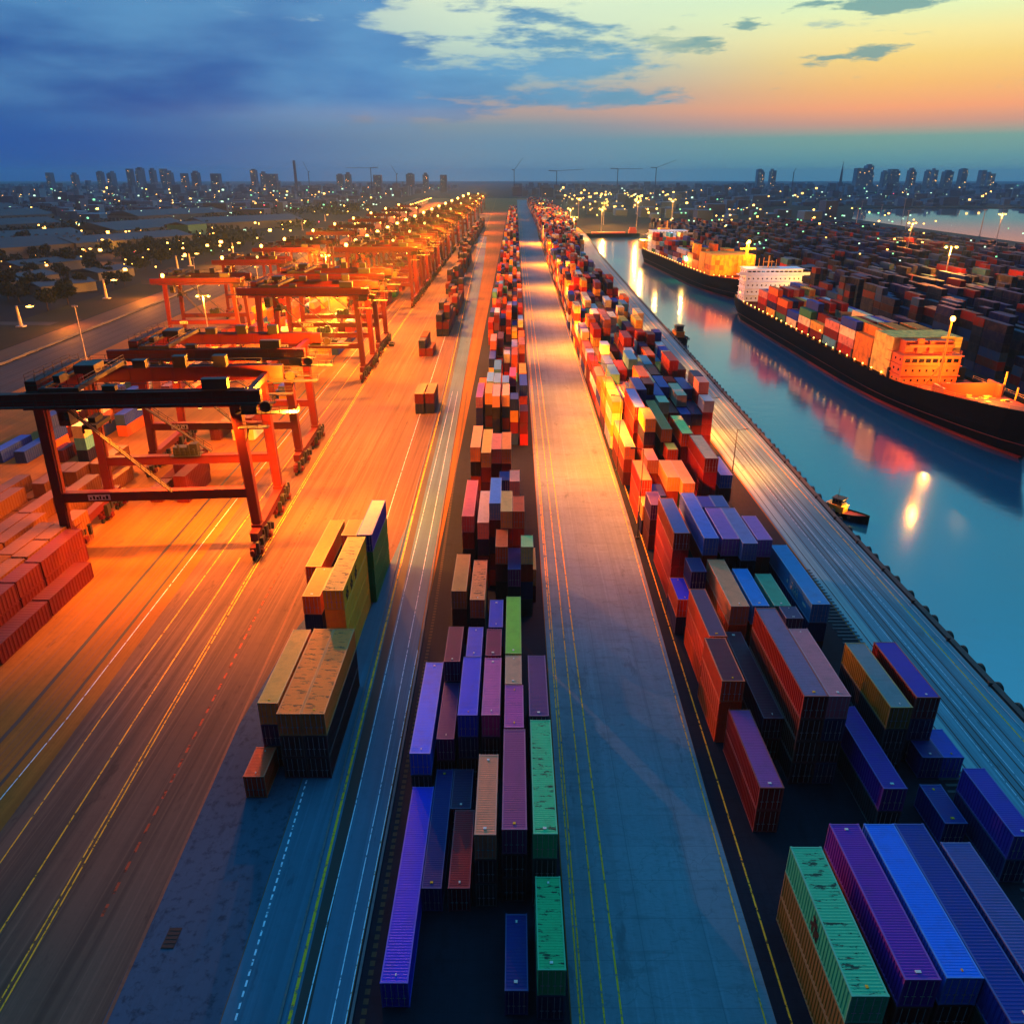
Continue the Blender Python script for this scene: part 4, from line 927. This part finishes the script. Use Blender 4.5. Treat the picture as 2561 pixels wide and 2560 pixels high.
m = MB(); m.poly([(-9.5, -196, 5.6), (-9.5, -196, 9.2), (6.5, -197.5, 9.8), (6.5, -197.5, 5.6)]); m.poly([(6.5, -197.9, 5.6), (6.5, -197.9, 9.8), (-9.5, -196.4, 9.2), (-9.5, -196.4, 5.6)]); m.quad((-9.5, -196, 9.2), (-9.5, -196.4, 9.2), (6.5, -197.9, 9.8), (6.5, -197.5, 9.8))
m.box(-10.2, -9.4, -199, -193, 5.5, 8.5); m.box(6.4, 7.2, -200, -194, 5.5, 9.8); m.build('breakwater', M_orange, s1)
q = random.Random(3)
for k in range(34):
    m = MB()
    x, y = q.uniform(-7, 6), -q.uniform(199, 214); 
    if q.random() < .5: m.cyl((x, y, 6.0), (x + 1.0, y, 6.0), q.uniform(.3, .6), 8)
    else: m.box(x, x + q.uniform(.5, 1.6), y, y + q.uniform(.5, 1.6), 5.4, 6.2 + q.random()*1.1)
    m.build('winch', M_ylw, s1)
m = MB(); m.cyl((8.2, -199, 6), (8.2, -199, 13), .3, 6); m.cyl((8.9, -204, 6), (8.9, -204, 10), .25, 6); m.build('bow_mast', M_ylw, s1)
deck_lamps(sec, s1, 26, 172, 6); railing_deck(sec, s1, 27, 34)
lamp('mast_light', (-6.5, -191.8, 25.5), P0*.012, (1, .36, .04), .12, parent=s1); lamp('deck_light', (-2, -187, 12.5), P0*.045, (1, .36, .04), .2, parent=s1); lamp('house_fill_light', (2, -38, 19), P0*.008, (.45, .72, 1), .6, parent=s1); lamp('deck_light', (1, -204, 11), P0*.03, (1, .36, .04), .2, parent=s1)  # blue-white house light and forward deck lights are added fill without bulbs
lamp('deck_light', (-14.2, -120, 9.5), P0*.05, (1, .42, .06), .2, parent=s1); lamp('deck_light', (-13.6, -16, 9), P0*.09, (1, .42, .06), .2, parent=s1)
lamp('deck_light', (18, -33, 10), P0*.05, (1, .40, .05), .4, parent=s1); pass
m = MB(); m.ball((-13.6, -16, 9), .5, 0, 8); m.ball((-14.2, -120, 9.5), .3, 0, 8); m.build('deck_bulb', G_warm, s1)
cargo = []; q = random.Random(41)
for bay in range(10):
    y = -44 - bay*13.0; hh = q.randint(2, 4)
    for rowi in range(9):
        x = -12.4 + rowi*2.62; h = max(1, min(4, hh + q.choice((-1, 0, 0, 1)))); h = 4 if bay == 9 else h
        for k in range(1, h + 1):
            p = q.choices(PAL, PW)[0]; c = p[0]
            if bay >= 8: c = (.86, .50, .20) if bay == 8 else (.92, .78, .40)
            cargo.append((x, 2.44, y - 12.2, 12.19, k, c))
cg = field('deck_cargo', cargo, fmat, s1); cg.location = (0, 0, 5.6); cg['kind'] = 'stuff'
for bay in range(11):
    y = -43.5 - bay*13.0; m = MB(); m.box(-14, 13, y-.35, y+.35, 4.6, 8.4); m.build('lashing_bridge', M_dark, s1)

s2 = empty('container_ship', (117.5, 676, 0), .055)
tag(s2, 'farther container ship behind the near one, amber lit stacks at its near end', 'ship', 'container ships moored in the canal')
sec2 = hull(254, 32, 6.0, 3.5, 'hull', s2)
house('bridge_house', -13, 15, -40, -28, 6, 22, M_house, s2, 6, True)
m = MB(); m.box(-4, 4, -27, -20, 6, 23); m.cyl((0, -34, 22), (0, -34, 29), .5, 6); m.build('funnel', M_ylw, s2)
house('stern_house', -15, -6, -16, -4, 6, 13, M_ylw, s2, 3, False)
m = MB(); m.cyl((1, -222, 6), (1, -222, 27), .5, 8, r2=.3); m.box(-3.5, 5.5, -222.3, -221.7, 23, 23.6); m.cyl((6, -205, 6), (6, -205, 25), .4, 6); lm = m.build('lamp_mast', M_ylw, s2)
m = MB(); m.ball((1, -222.6, 27), 1.0, 0, 8); m.ball((6, -205.4, 25), .7, 0, 8); m.build('bulb', G_sod, lm)
cargo = []
for bay in range(12):
    y = -48 - bay*13.2; hh = q.randint(2, 4)
    if bay == 7: hh = 2
    for rowi in range(10):
        x = -13 + rowi*2.62; h = max(1, hh + q.choice((-1, 0, 0, 1))); h = 4 if bay >= 10 else h
        for k in range(1, h + 1):
            p = q.choices(PAL, PW)[0]; c = p[0]
            if bay >= 8: c = (.90, .62, .22) if q.random() < .8 else (.85, .45, .18)
            cargo.append((x, 2.44, y - 12.2, 12.19, k, c))
cg = field('deck_cargo', cargo, fmat, s2); cg.location = (0, 0, 7.0); cg['kind'] = 'stuff'
deck_lamps(sec2, s2, 20, 236, 7)
lamp('mast_light', (1, -224.5, 27), P0*.22, (1, .36, .04), .3, parent=s2); lamp('deck_light', (8, -214, 26), P0*.12, (1, .36, .04), .3, parent=s2); lamp('deck_light', (-14, -10, 15), P0*.3, (1, .5, .1), .4, parent=s2)
lamp('deck_light', (-15.5, -150, 11), P0*.08, (1, .5, .1), .2, parent=s2); lamp('deck_light', (-12, -60, 25), P0*.03, (1, .5, .1), .4, parent=s2); lamp('house_fill_light', (0, -58, 22), P0*.014, (.45, .72, 1), .6, parent=s2)  # blue-white house light added to brighten the bridge front
# barge closing the far end of the canal
bg_ = empty('barge', (112, 935, 0)); tag(bg_, 'long dark low barge lying across the far end of the canal', 'barge')
m = MB(); m.poly([(-24, -5, -4), (-30, -5, 1.2), (30, -5, 1.2), (24, -5, -4)][::-1]); m.box(-30, 30, -5, 5, -3.4, 1.2); m.box(-30, 30, -5.3, -5, .7, 1.4); m.build('hull', M_hull, bg_)
m = MB(); m.box(18, 27, -3, 3, 1.2, 5); m.box(19, 26, -2.5, 2.5, 5, 7.5); m.box(-24, 14, -4, 4, 1.2, 2.6); m.build('wheelhouse', M_orange, bg_)

def tug(name, loc, rz, sc_, lab, lit):
    r = empty(name, loc, rz); r.scale = (sc_,)*3; tag(r, lab, 'boat')
    m = MB(); n = 12; secs = []
    for k in range(n + 1):
        t = k/n; y = -8 + 16*(1-t) - 0; hw = 2.5*(1 if t < .55 else max(.06, max(0,math.cos((t-.55)/.45*math.pi/2))**.8)); zt = 1.0 + .9*max(0, (t-.5)/.5)**1.6
        secs.append([(-hw*.75, y, -1.2), (-hw, y, zt), (-hw, y, zt + .45), (-hw + .12*min(1, hw), y, zt + .45), (-hw + .12*min(1, hw), y, zt), (hw - .12*min(1, hw), y, zt), (hw - .12*min(1, hw), y, zt + .45), (hw, y, zt + .45), (hw, y, zt), (hw*.75, y, -1.2)])
    for a, b in zip(secs, secs[1:]):
        for i in range(9): m.quad(a[i], b[i], b[i+1], a[i+1], 1 if i == 4 else 0)
    m.poly(secs[0]); m.poly(secs[-1][::-1]); m.build('hull', [M_hull, paint((.34, .10, .12), .6, .4)], r)
    m = MB(); m.box(-1.6, 1.6, -.5, 5.0, 1.0, 3.0); m.box(-1.75, 1.75, -.7, 5.2, 3.0, 3.15); w = m.build('deckhouse', M_ylw, r)
    m = MB(); m.box(-1.35, 1.35, .3, 3.4, 3.15, 5.1); m.box(-1.7, 1.7, 0, 3.7, 5.1, 5.3); wh = m.build('wheelhouse', paint((.30, .24, .18), .5, .3), r)
    for bx in [(x-.38, x+.38, .26, .3, 4.0, 4.8) for x in (-.9, 0, .9)] + [(x, x+.04, y-.4, y+.4, 4.0, 4.8) for y in (.9, 2.0, 3.0) for x in (-1.39, 1.35)]:
        m = MB(); m.box(*bx); m.build('window', M_glass, wh)
    m = MB(); m.cyl((.5, 2.6, 5.3), (.5, 2.6, 8.4), .1, 6, r2=.05); m.beam((-.2, 2.6, 7.2), (1.2, 2.6, 7.2), .06, .06); m.build('mast', M_dark, r)
    for y in (-3, 0, 3, 6):
        for x in (-2.55, 2.55): m = MB(); m.cyl((x, y, .9), (x*1.08, y, .9), .5, 10); m.build('tyre', M_black, r)
    if lit: lamp('boat_light', (0, -1.6, 4.6), P0*.003, (1, .50, .08), .15, parent=r); m = MB(); m.ball((0, -.75, 3.6), .16, 0, 6); m.build('deck_lamp', G_warm, r)
tug('tugboat', (66.4, 142.5, -2.6), .72, .66, 'small tugboat with lit amber deckhouse moored at the near quay', True)
tug('tugboat', (69.0, 324, -2.4), .1, 1.1, 'tiny dark tugboat beside the quay, far behind the amber lit one', False)

# ------------------------------------------------------------------ land left of the terminal
hwx = lambda y: -190 - .048*(y - 330)
sheet('highway', [(hwx(150)-6, 150), (hwx(150)+6, 150), (hwx(2600)+8, 2600), (hwx(2600)-8, 2600)], .02, ground_mat('road_asphalt', (.30, .23, .15), .5, None, .1))
sheet('rail_bed', [(hwx(150)+9, 150), (hwx(150)+32, 150), (hwx(2000)+34, 2000), (hwx(2000)+10, 2000)], .016, ground_mat('ballast', (.22, .20, .20), .6, None, .5))
for d in (12, 13.5, 17, 18.5, 22, 23.5, 27, 28.5): line('railway_rail', [(hwx(160)+d, 160), (hwx(900)+d, 900), (hwx(1800)+d, 1800)], .28, M_groove, z=.03)
sheet('grass_verge', [(hwx(150)-38, 150), (hwx(150)-7, 150), (hwx(900)-7, 900), (hwx(900)-30, 900)], .012, ground_mat('verge_grass', (.10, .12, .05), .1, None, .6, .95, (.20, .14, .06)))
sheet('side_street', [(-700, 372), (-206, 352), (-206, 344), (-700, 360)], .02, ground_mat('street', (.20, .19, .18), .2))
m = MB()
for k in range(90):
    y = 200 + k*9; m.box(hwx(y)+7.6, hwx(y)+7.9, y, y+8.9, .02, .8)
tag(m.build('crash_barrier', M_kerb), 'low pale barrier running between the road and the rail tracks', 'barrier')

q = random.Random(77)
leaf1 = ground_mat('dark_leaves', (.10, .15, .09), .0, None, .4, .9, (.05, .09, .05))
def crown_mesh(n, rx, rz, zc, size):
    m = MB(); cl_ = [(q.uniform(-.6, .6)*rx, q.uniform(-.6, .6)*rx, zc + q.uniform(-.55, .6)*rz, q.uniform(.35, .62)*rx) for _ in range(9)]
    for k in range(n):
        c = q.choice(cl_); d = Vector((q.gauss(0, 1), q.gauss(0, 1), q.gauss(0, 1))).normalized()*c[3]*q.uniform(.6, 1.05); p = Vector(c[:3]) + d
        a = Vector((q.gauss(0, 1), q.gauss(0, 1), q.gauss(0, .6))).normalized()*size*q.uniform(.6, 1.2); b = a.cross(Vector((q.gauss(0, 1), q.gauss(0, 1), q.gauss(0, 1)))).normalized()*size*q.uniform(.5, 1.0)
        m.quad(tuple(p-a-b), tuple(p+a-b), tuple(p+a+b), tuple(p-a+b))
    return m
def make_tree(h, rx):
    r = empty('broadleaf_tree'); m = MB(); m.cyl((0, 0, 0), (0, 0, h*.5), h*.03, 6, r2=h*.02)
    for k in range(4):
        a = k*1.6; m.cyl((0, 0, h*.4), (rx*.5*math.cos(a), rx*.5*math.sin(a), h*.7), h*.016, 5, r2=h*.006)
    m.build('trunk', flat('bark', (.14, .11, .08), .9), r); crown_mesh(420, rx, h*.36, h*.62, rx*.16).build('crown', leaf1, r); return r
tv = [make_tree(11, 5.2), make_tree(9, 4.4), make_tree(14, 6.0)]
used = [False]*3; n = 0
spots = []
while len(spots) < 85:
    y = q.uniform(300, 760); x = hwx(y) - q.uniform(34, 30 + (y-240)*.42)
    if 340 < y < 380 and x > -700: continue
    if min((math.hypot(x-a, y-b) for a, b in spots), default=99) > 9.5: spots.append((x, y))
for x, y in sorted(spots, key=lambda p: p[1]):
    i = q.randrange(3); o = tv[i] if not used[i] else copy_tree(tv[i]); used[i] = True
    o.location = (x, y, 0); o.rotation_euler = (0, 0, q.uniform(0, 6.3)); s_ = q.uniform(.75, 1.15); o.scale = (s_, s_, s_*q.uniform(.85, 1.1))
    tag(o, ['dark broadleaf tree of middle height in the unlit ground left of the road', 'dark low broadleaf tree in the unlit ground left of the road', 'dark tall broadleaf tree in the unlit ground left of the road'][i], 'tree', 'dark trees left of the road')
m = MB()
for k in range(5200):
    y = q.uniform(560, 1900); x = hwx(y) - q.uniform(45, 40 + y*.62)
    if (math.sin(x*.011) + math.sin(y*.008 + 1) + math.sin((x+y)*.017)) < .25: continue
    for j in range(7):
        p = Vector((x + q.gauss(0, 4), y + q.gauss(0, 4), abs(q.gauss(4, 2.6)))); a = Vector((q.gauss(0, 1), q.gauss(0, 1), q.gauss(0, .6))).normalized()*q.uniform(1.0, 2.1); b = a.cross(Vector((q.gauss(0, 1), q.gauss(0, 1), q.gauss(0, 1)))).normalized()*q.uniform(1.0, 1.9)
        m.quad(tuple(p-a-b), tuple(p+a-b), tuple(p+a+b), tuple(p-a+b))
tag(m.build('wood', leaf1), 'dark wood covering the ground between the road and the city', 'wood', kind='stuff')
# sheds and warehouses
def shed(x, y, w, d, h, rz, wall, roof, lab, door=True):
    r = empty('warehouse', (x, y, 0), rz); tag(r, lab, 'warehouse', 'low sheds on the left land')
    m = MB(); m.box(-w/2, w/2, -d/2, d/2, 0, h); m.build('wall', wall, r)
    m = MB(); e_ = .8; rh = h + w*.10
    m.poly([(-w/2-e_, -d/2-e_, h), (0, -d/2-e_, rh), (0, d/2+e_, rh), (-w/2-e_, d/2+e_, h)]); m.poly([(0, -d/2-e_, rh), (w/2+e_, -d/2-e_, h), (w/2+e_, d/2+e_, h), (0, d/2+e_, rh)])
    m.poly([(-w/2-e_, -d/2-e_, h-.05), (w/2+e_, -d/2-e_, h-.05), (0, -d/2-e_, rh)]); m.poly([(-w/2-e_, d/2+e_, h-.05), (0, d/2+e_, rh), (w/2+e_, d/2+e_, h-.05)])
    for k in range(int(d/9)): m.box(-.5, .5, -d/2 + 4 + k*9, -d/2 + 6 + k*9, rh-.1, rh+.7)
    m.build('roof', roof, r)
    if door:
        for k in range(max(1, int(w/9))): m = MB(); m.box(-w/2 + 2.5 + k*9, -w/2 + 7 + k*9, -d/2-.06, -d/2-.02, .1, h*.65); m.build('door', M_dark, r)
RB = flat('blue_grey_roof', (.09, .15, .23), .8); RG = flat('pale_roof', (.13, .20, .27), .8); WG = flat('grey_wall', (.36, .42, .44), .8); WT = flat('teal_wall', (.20, .52, .46), .7)
shed(-425, 655, 60, 150, 9, -.55, WG, RB, 'long blue grey roofed warehouse, largest in the left middle distance'); shed(-360, 745, 44, 120, 9, -.5, WG, RG, 'long pale roofed warehouse behind the largest one')
shed(-345, 860, 26, 30, 15, -.3, WT, RG, 'tall teal walled building at the end of the long roofs'); shed(-352, 452, 20, 16, 10, -.2, WT, RB, 'square teal walled shed at the left edge of the picture')
for i, (x, y, w, d, h) in enumerate([(-300, 480, 24, 40, 5), (-268, 520, 22, 30, 5), (-258, 452, 18, 30, 5), (-330, 560, 26, 50, 6), (-480, 800, 50, 90, 8), (-560, 720, 40, 70, 8), (-430, 920, 70, 120, 9), (-620, 980, 60, 120, 9), (-350, 1060, 60, 140, 9), (-760, 1180, 80, 150, 10), (-520, 1240, 70, 160, 10), (-900, 1350, 90, 160, 10)]):
    shed(x, y, w, d, h, q.uniform(-.7, -.2), WG, RB if i % 2 else RG, 'small blue grey shed close to the verge, unlit' if i < 4 else 'low unlit warehouse with a pale roof in the left distance', i > 3)
# pale river bend on the left
sheet('river', [(-520, 1560), (-340, 1700), (-300, 1760), (-560, 1720), (-900, 1600), (-900, 1540)], .03, wm)

# ------------------------------------------------------------------ far city and skyline
M_far = flat('hazed_far_concrete', (.36, .50, .60), .8); M_far2 = flat('hazed_far_concrete_dark', (.22, .32, .46), .8)  # distance haze is put into these pale blue tones
TOW = []
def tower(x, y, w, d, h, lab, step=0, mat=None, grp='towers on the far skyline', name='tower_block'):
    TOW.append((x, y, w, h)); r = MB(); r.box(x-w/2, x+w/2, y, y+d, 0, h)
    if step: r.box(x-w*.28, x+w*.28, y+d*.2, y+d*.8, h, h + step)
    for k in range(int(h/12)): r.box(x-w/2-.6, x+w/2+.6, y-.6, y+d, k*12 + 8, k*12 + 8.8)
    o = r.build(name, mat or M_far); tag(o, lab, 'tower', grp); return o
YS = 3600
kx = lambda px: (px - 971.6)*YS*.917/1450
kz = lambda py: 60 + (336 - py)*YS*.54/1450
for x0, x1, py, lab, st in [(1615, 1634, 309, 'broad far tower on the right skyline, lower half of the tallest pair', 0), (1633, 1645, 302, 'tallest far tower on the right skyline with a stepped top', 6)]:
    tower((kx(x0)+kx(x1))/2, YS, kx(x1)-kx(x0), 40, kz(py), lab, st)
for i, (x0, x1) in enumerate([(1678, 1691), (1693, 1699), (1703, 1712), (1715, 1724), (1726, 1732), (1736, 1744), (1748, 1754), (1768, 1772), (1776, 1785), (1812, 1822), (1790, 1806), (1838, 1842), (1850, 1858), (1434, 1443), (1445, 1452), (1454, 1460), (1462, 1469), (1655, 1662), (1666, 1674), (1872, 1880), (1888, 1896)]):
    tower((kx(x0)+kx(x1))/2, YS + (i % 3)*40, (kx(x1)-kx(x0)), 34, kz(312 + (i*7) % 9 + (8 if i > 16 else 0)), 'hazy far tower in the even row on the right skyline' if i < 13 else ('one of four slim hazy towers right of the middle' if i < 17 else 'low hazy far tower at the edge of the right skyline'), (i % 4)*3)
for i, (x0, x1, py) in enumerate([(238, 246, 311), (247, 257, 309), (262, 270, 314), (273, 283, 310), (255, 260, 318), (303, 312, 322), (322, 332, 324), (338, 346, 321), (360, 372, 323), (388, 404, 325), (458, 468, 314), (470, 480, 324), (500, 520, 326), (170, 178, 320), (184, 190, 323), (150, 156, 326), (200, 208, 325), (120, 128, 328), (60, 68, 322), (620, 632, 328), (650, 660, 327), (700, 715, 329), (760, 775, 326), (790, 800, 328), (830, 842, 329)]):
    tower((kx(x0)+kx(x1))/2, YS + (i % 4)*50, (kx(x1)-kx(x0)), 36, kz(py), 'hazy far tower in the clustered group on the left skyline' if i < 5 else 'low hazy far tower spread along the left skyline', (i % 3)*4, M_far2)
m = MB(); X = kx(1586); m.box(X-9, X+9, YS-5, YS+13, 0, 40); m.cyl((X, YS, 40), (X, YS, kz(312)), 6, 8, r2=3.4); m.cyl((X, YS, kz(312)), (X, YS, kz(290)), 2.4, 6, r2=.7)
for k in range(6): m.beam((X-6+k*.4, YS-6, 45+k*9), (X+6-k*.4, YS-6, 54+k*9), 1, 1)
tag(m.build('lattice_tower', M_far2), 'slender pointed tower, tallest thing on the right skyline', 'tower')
m = MB(); X = kx(558); m.cyl((X, 3000, 0), (X*.835, 3000, 118), 5, 10, r2=4) if False else m.cyl((X*.835, 3000, 0), (X*.835, 3000, 115), 5.5, 10, r2=4.5); tag(m.build('chimney', M_far2), 'dark straight chimney on the left skyline', 'chimney')
def tower_crane(x, y, h, jib, ang, lab):
    r = empty('tower_crane', (x, y, 0)); tag(r, lab, 'crane', 'construction cranes on the skyline')
    m = MB(); m.box(-1.2, 1.2, -1.2, 1.2, 0, h); m.build('crane_mast', M_far2, r)
    m = MB(); jib *= .8; m.beam((0, 0, h), (jib*math.cos(ang), 0, h + jib*math.sin(ang)), 1.2, 1.2); m.beam((0, 0, h), (-jib*.3*math.cos(ang), 0, h + 1), 2.5, 2.5); m.build('jib', M_far2, r)
for px, py, jl, a_, lab in [(582, 326, 45, 2.0, 'dark luffing crane leaning beside the chimney'), (700, 318, -110, 0, 'level jib crane left of the middle of the skyline'), (748, 330, 40, 2.1, 'small leaning crane near the middle of the skyline'), (970, 322, 60, .9, 'grey crane just above the end of the road'), (1050, 324, 120, .06, 'long jib crane right of the road end'), (1165, 320, 110, 0, 'crane with flat jib over the lit docks'), (1237, 318, 90, .35, 'crane with raised jib over the lit docks'), (1496, 327, 20, 1.2, 'small single mast crane on the right skyline')]:
    tower_crane(kx(px)*3000/YS, 3000, 60 + (336-py)*3000*.84/1450, jl, a_, lab)
m = MB()
for k in range(2600):
    y = q.uniform(1250, 5200); x = q.uniform(-.72, .72)*y
    if -400 < x < 120 and y < 2600 or (500 < x < 1400 and y < 1850) or (x < 0 and x > hwx(min(y, 2600)) - 60): continue
    w, d, h = q.uniform(8, 40), q.uniform(8, 40), abs(q.gauss(5, 6)) + 4
    if y > 2600: h *= 1.7
    m.box(x-w/2, x+w/2, y, y+d, 0, h, 0 if q.random() < .6 else 1, open_bottom=True)
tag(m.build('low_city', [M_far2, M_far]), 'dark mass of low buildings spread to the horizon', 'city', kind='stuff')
lm_ = MB()
def spark(x, y, z, r, mi): lm_.box(x-r, x+r, y-r*.6, y+r*.6, z-r*.8, z+r*.8, mi, open_bottom=True)
for k in range(900):
    y = 520*math.exp(q.random()*2.05); x = -q.uniform(.02, .74)*y
    if x > hwx(min(y, 2600)) - 24: continue
    near = y < 1100
    if near and q.random() < .12: continue
    mi = q.choices((0, 1, 2, 3, 4), (7, 2, .5, .2, .1) if near else (2, 2, 5, 2, .3))[0]
    spark(x, y, q.uniform(3, 9) if near else q.uniform(3, 22), y*(.00095 if near else .00060)*min(1.9, .3 + q.expovariate(2.2)), mi)
for k in range(320):
    y = 760*math.exp(q.random()*1.75); x = q.uniform(.03, .74)*y
    if (500 < x < 1500 and 800 < y < 1830) or (x < 146 and y < 960) or (60 < x < 146 and y < 950): continue
    mi = q.choices((0, 1, 2, 3, 4), (3.5, 4, 3, 1.4, .3) if x < .35*y else (1.2, 2, 4, 2, .3))[0]
    if y < 1200 and q.random() < .6: continue
    spark(x, y, q.uniform(12, 19) if y < 1900 else q.uniform(4, 25), y*.00058*min(1.9, .3 + q.expovariate(2.2)), mi)
for k in range(70):
    y = q.uniform(960, 2300); x = q.uniform(90, 90 + (y-900)*.28); spark(x, y, q.uniform(16, 30), y*.0007*q.uniform(.5, 1.3), q.choice((0, 0, 1, 1, 2)))
for k in range(160):
    y = q.uniform(420, 1200); x = 156 + q.random()*330
    if q.random() < .5: spark(x, y, q.uniform(17, 20), y*.0008, q.choice((0, 1, 2, 3, 3)))
for x, y, w, h in TOW:
    for k in range(7): spark(x + q.uniform(-.42, .42)*w, y - 1.6, q.uniform(.25, .95)*h, q.uniform(.4, .8), q.choice((0, 1, 2, 2)))
tag(lm_.build('city_lights', [G_sod, G_warm, G_white, G_green, G_red]), 'countless small lamps and lit windows of the far city', 'city lights', kind='stuff')
# dock lamps at the canal head and in the far terminal
for i, (x, y, h) in enumerate([(104, 985, 26), (150, 1010, 34), (122, 1130, 28), (205, 1075, 34), (70, 1040, 24), (62, 860, 22), (100, 1300, 30), (40, 1260, 24)]):
    o = copy_tree(hm); o.location = (x, y, 0); o.scale = (2.0, 2.0, h/23); tag(o, 'yellow lit dock mast among containers beyond the canal head', 'light mast', 'dock masts beyond the canal')
    if i < 6: lamp('dock_light', (0, 0, 21), P0*1.2, (1, .46, .07), parent=o)
for i, (x, y, h) in enumerate([(515, 905, 28), (420, 1010, 26), (470, 985, 24), (545, 1300, 26), (590, 1330, 20), (640, 1360, 28)]):
    o = pl.copy(); col.objects.link(o); o.location = (x, y, 0); o.scale = (2.2, 2.2, h/22); tag(o, 'thin dark mast standing against the pale lagoon', 'mast', 'masts before the lagoon')
for i, (x, y) in enumerate([(455, 770), (300, 620), (215, 400), (360, 480)]):
    o = copy_tree(hm); o.location = (x, y, 0); o.scale = (1.8, 1.8, 1.25); tag(o, ['tall yellow mast in the container yard, close to the lagoon', 'yellow green mast in the middle of the container yard', 'lit yard mast behind the near ship, closest to it', 'lit yard mast among dark stacks near the right edge'][i], 'light mast', 'lit masts of the container yard')
    lamp('yard_light', (0, 0, 21), P0*.35, (1, .34, .05), parent=o)

# ------------------------------------------------------------------ marks on containers
def marks(lab, name, quads, mat, side):
    """Flat marks on one wall of a container, as (y, z, w, h) in metres from its near lower corner."""
    o = by_label[lab]; bl = [ch for ch in o.children if ch.name.startswith('walls')][0]
    m = MB(); x = side*1.215
    for y, z, w_, h_ in quads:
        x0, x1 = sorted((x, x + side*.012)); m.box(x0, x1, y, y + w_, z, z + h_)
    e_ = m.build(name, mat, bl); return e_
M_ink = flat('black_ink', (.02, .02, .02), .7); M_let = flat('pale_lettering', (.86, .80, .76), .6)
LION = [(0, .5, .5, .9), (.15, 1.2, .7, .6), (.5, 1.7, .5, .35), (.7, .4, .3, .9), (-.25, .9, .3, .5), (.95, .8, .3, .4), (-.1, .3, .25, .35), (.35, .25, .2, .5)]
for lab, ys, sd in [('large mint green container with a black emblem on its side', (5.6,), -1), ('sand yellow container with black emblems on its mustard side', (1.6, 4.3, 7.2), 1)]:
    for y in ys: marks(lab, 'emblem', [(y + a, b + .1, w_, h_) for a, b, w_, h_ in LION], M_ink, sd)
glyph = lambda y: [(y, .7, .12, 1.3), (y, 1.88, .55, .12), (y, 1.25, .45, .12), (y + .5, .7, .12, .65)]
lab = 'long light steel blue container with letters on its dark side'
marks(lab, 'lettering', [q_ for k in range(4) for q_ in glyph(5.6 + k*.85)] + [(10.2, 1.0, .5, .5), (2.0, 1.2, 1.4, .3)], M_let, -1)
lab = 'grey indigo container with white letters on its side, bottom right'
marks(lab, 'lettering', [q_ for k in range(2) for q_ in glyph(6.0 + k*.9)] + [(9.6, 1.6, 1.1, .3), (3.6, 1.5, 1.3, .4)], M_let, -1)
def roof_spots():
    """Small lift marks near the ends of some roofs."""
    q_ = random.Random(8)
    for lab, o in list(by_label.items()):
        if o.location.y > 96: continue
        rf = [c for c in o.children if c.name.startswith('roof')][0]
        m = MB(); Lc = base_len_of(o)
        for y in ([.55] if q_.random() < .6 else [.55, Lc - .8]): m.box(-.12 + q_.uniform(-.15, .15), .12, y, y + .22, HC - .05, HC + .03)
        m.build('roof_mark', M_let if q_.random() < .5 else M_yel, rf)
def base_len_of(o): return max(v.co.y for c in o.children if c.name.startswith('frame') for v in c.data.vertices)
roof_spots()
# a small dark car on the yard road
car = empty('parked_car', (*(-47.8, 300.0), .012), .03); tag(car, 'small dark car alone on the lit road beside the crane rails', 'car')
m = MB(); m.box(-.9, .9, -2.1, 2.1, .35, .85); m.poly([(-.8, -1.0, .85), (.8, -1.0, .85), (.65, -.5, 1.4), (-.65, -.5, 1.4)]); m.poly([(-.65, -.5, 1.4), (.65, -.5, 1.4), (.65, 1.0, 1.4), (-.65, 1.0, 1.4)]); m.poly([(.8, 1.6, .85), (-.8, 1.6, .85), (-.65, 1.0, 1.4), (.65, 1.0, 1.4)])
m.poly([(-.8, -1, .85), (-.65, -.5, 1.4), (-.65, 1, 1.4), (-.8, 1.6, .85)]); m.poly([(.8, -1, .85), (.8, 1.6, .85), (.65, 1, 1.4), (.65, -.5, 1.4)]); m.build('body', paint((.08, .09, .12), .3, .2), car)
for s in (-1, 1):
    for y in (-1.3, 1.3): m = MB(); m.cyl((s*.72, y, .33), (s*.92, y, .33), .33, 10); m.build('wheel', M_black, car)

# ------------------------------------------------------------------ evening haze
hz = MB(); hz.box(-14500, 14500, -450, 14500, -8, 175)
hm_ = bpy.data.materials.new('evening_haze'); hm_.use_nodes = True; ht = hm_.node_tree; ht.nodes.clear()
pv = N('ShaderNodeVolumePrincipled', ht); pv.inputs['Color'].default_value = (.34, .72, 1.0, 1); pv.inputs['Density'].default_value = 0.75e-4; pv.inputs['Anisotropy'].default_value = .1
ho = N('ShaderNodeOutputMaterial', ht); L(pv.outputs[0], ho.inputs['Volume'], ht)
h = hz.build('haze', hm_); h['kind'] = 'stuff'
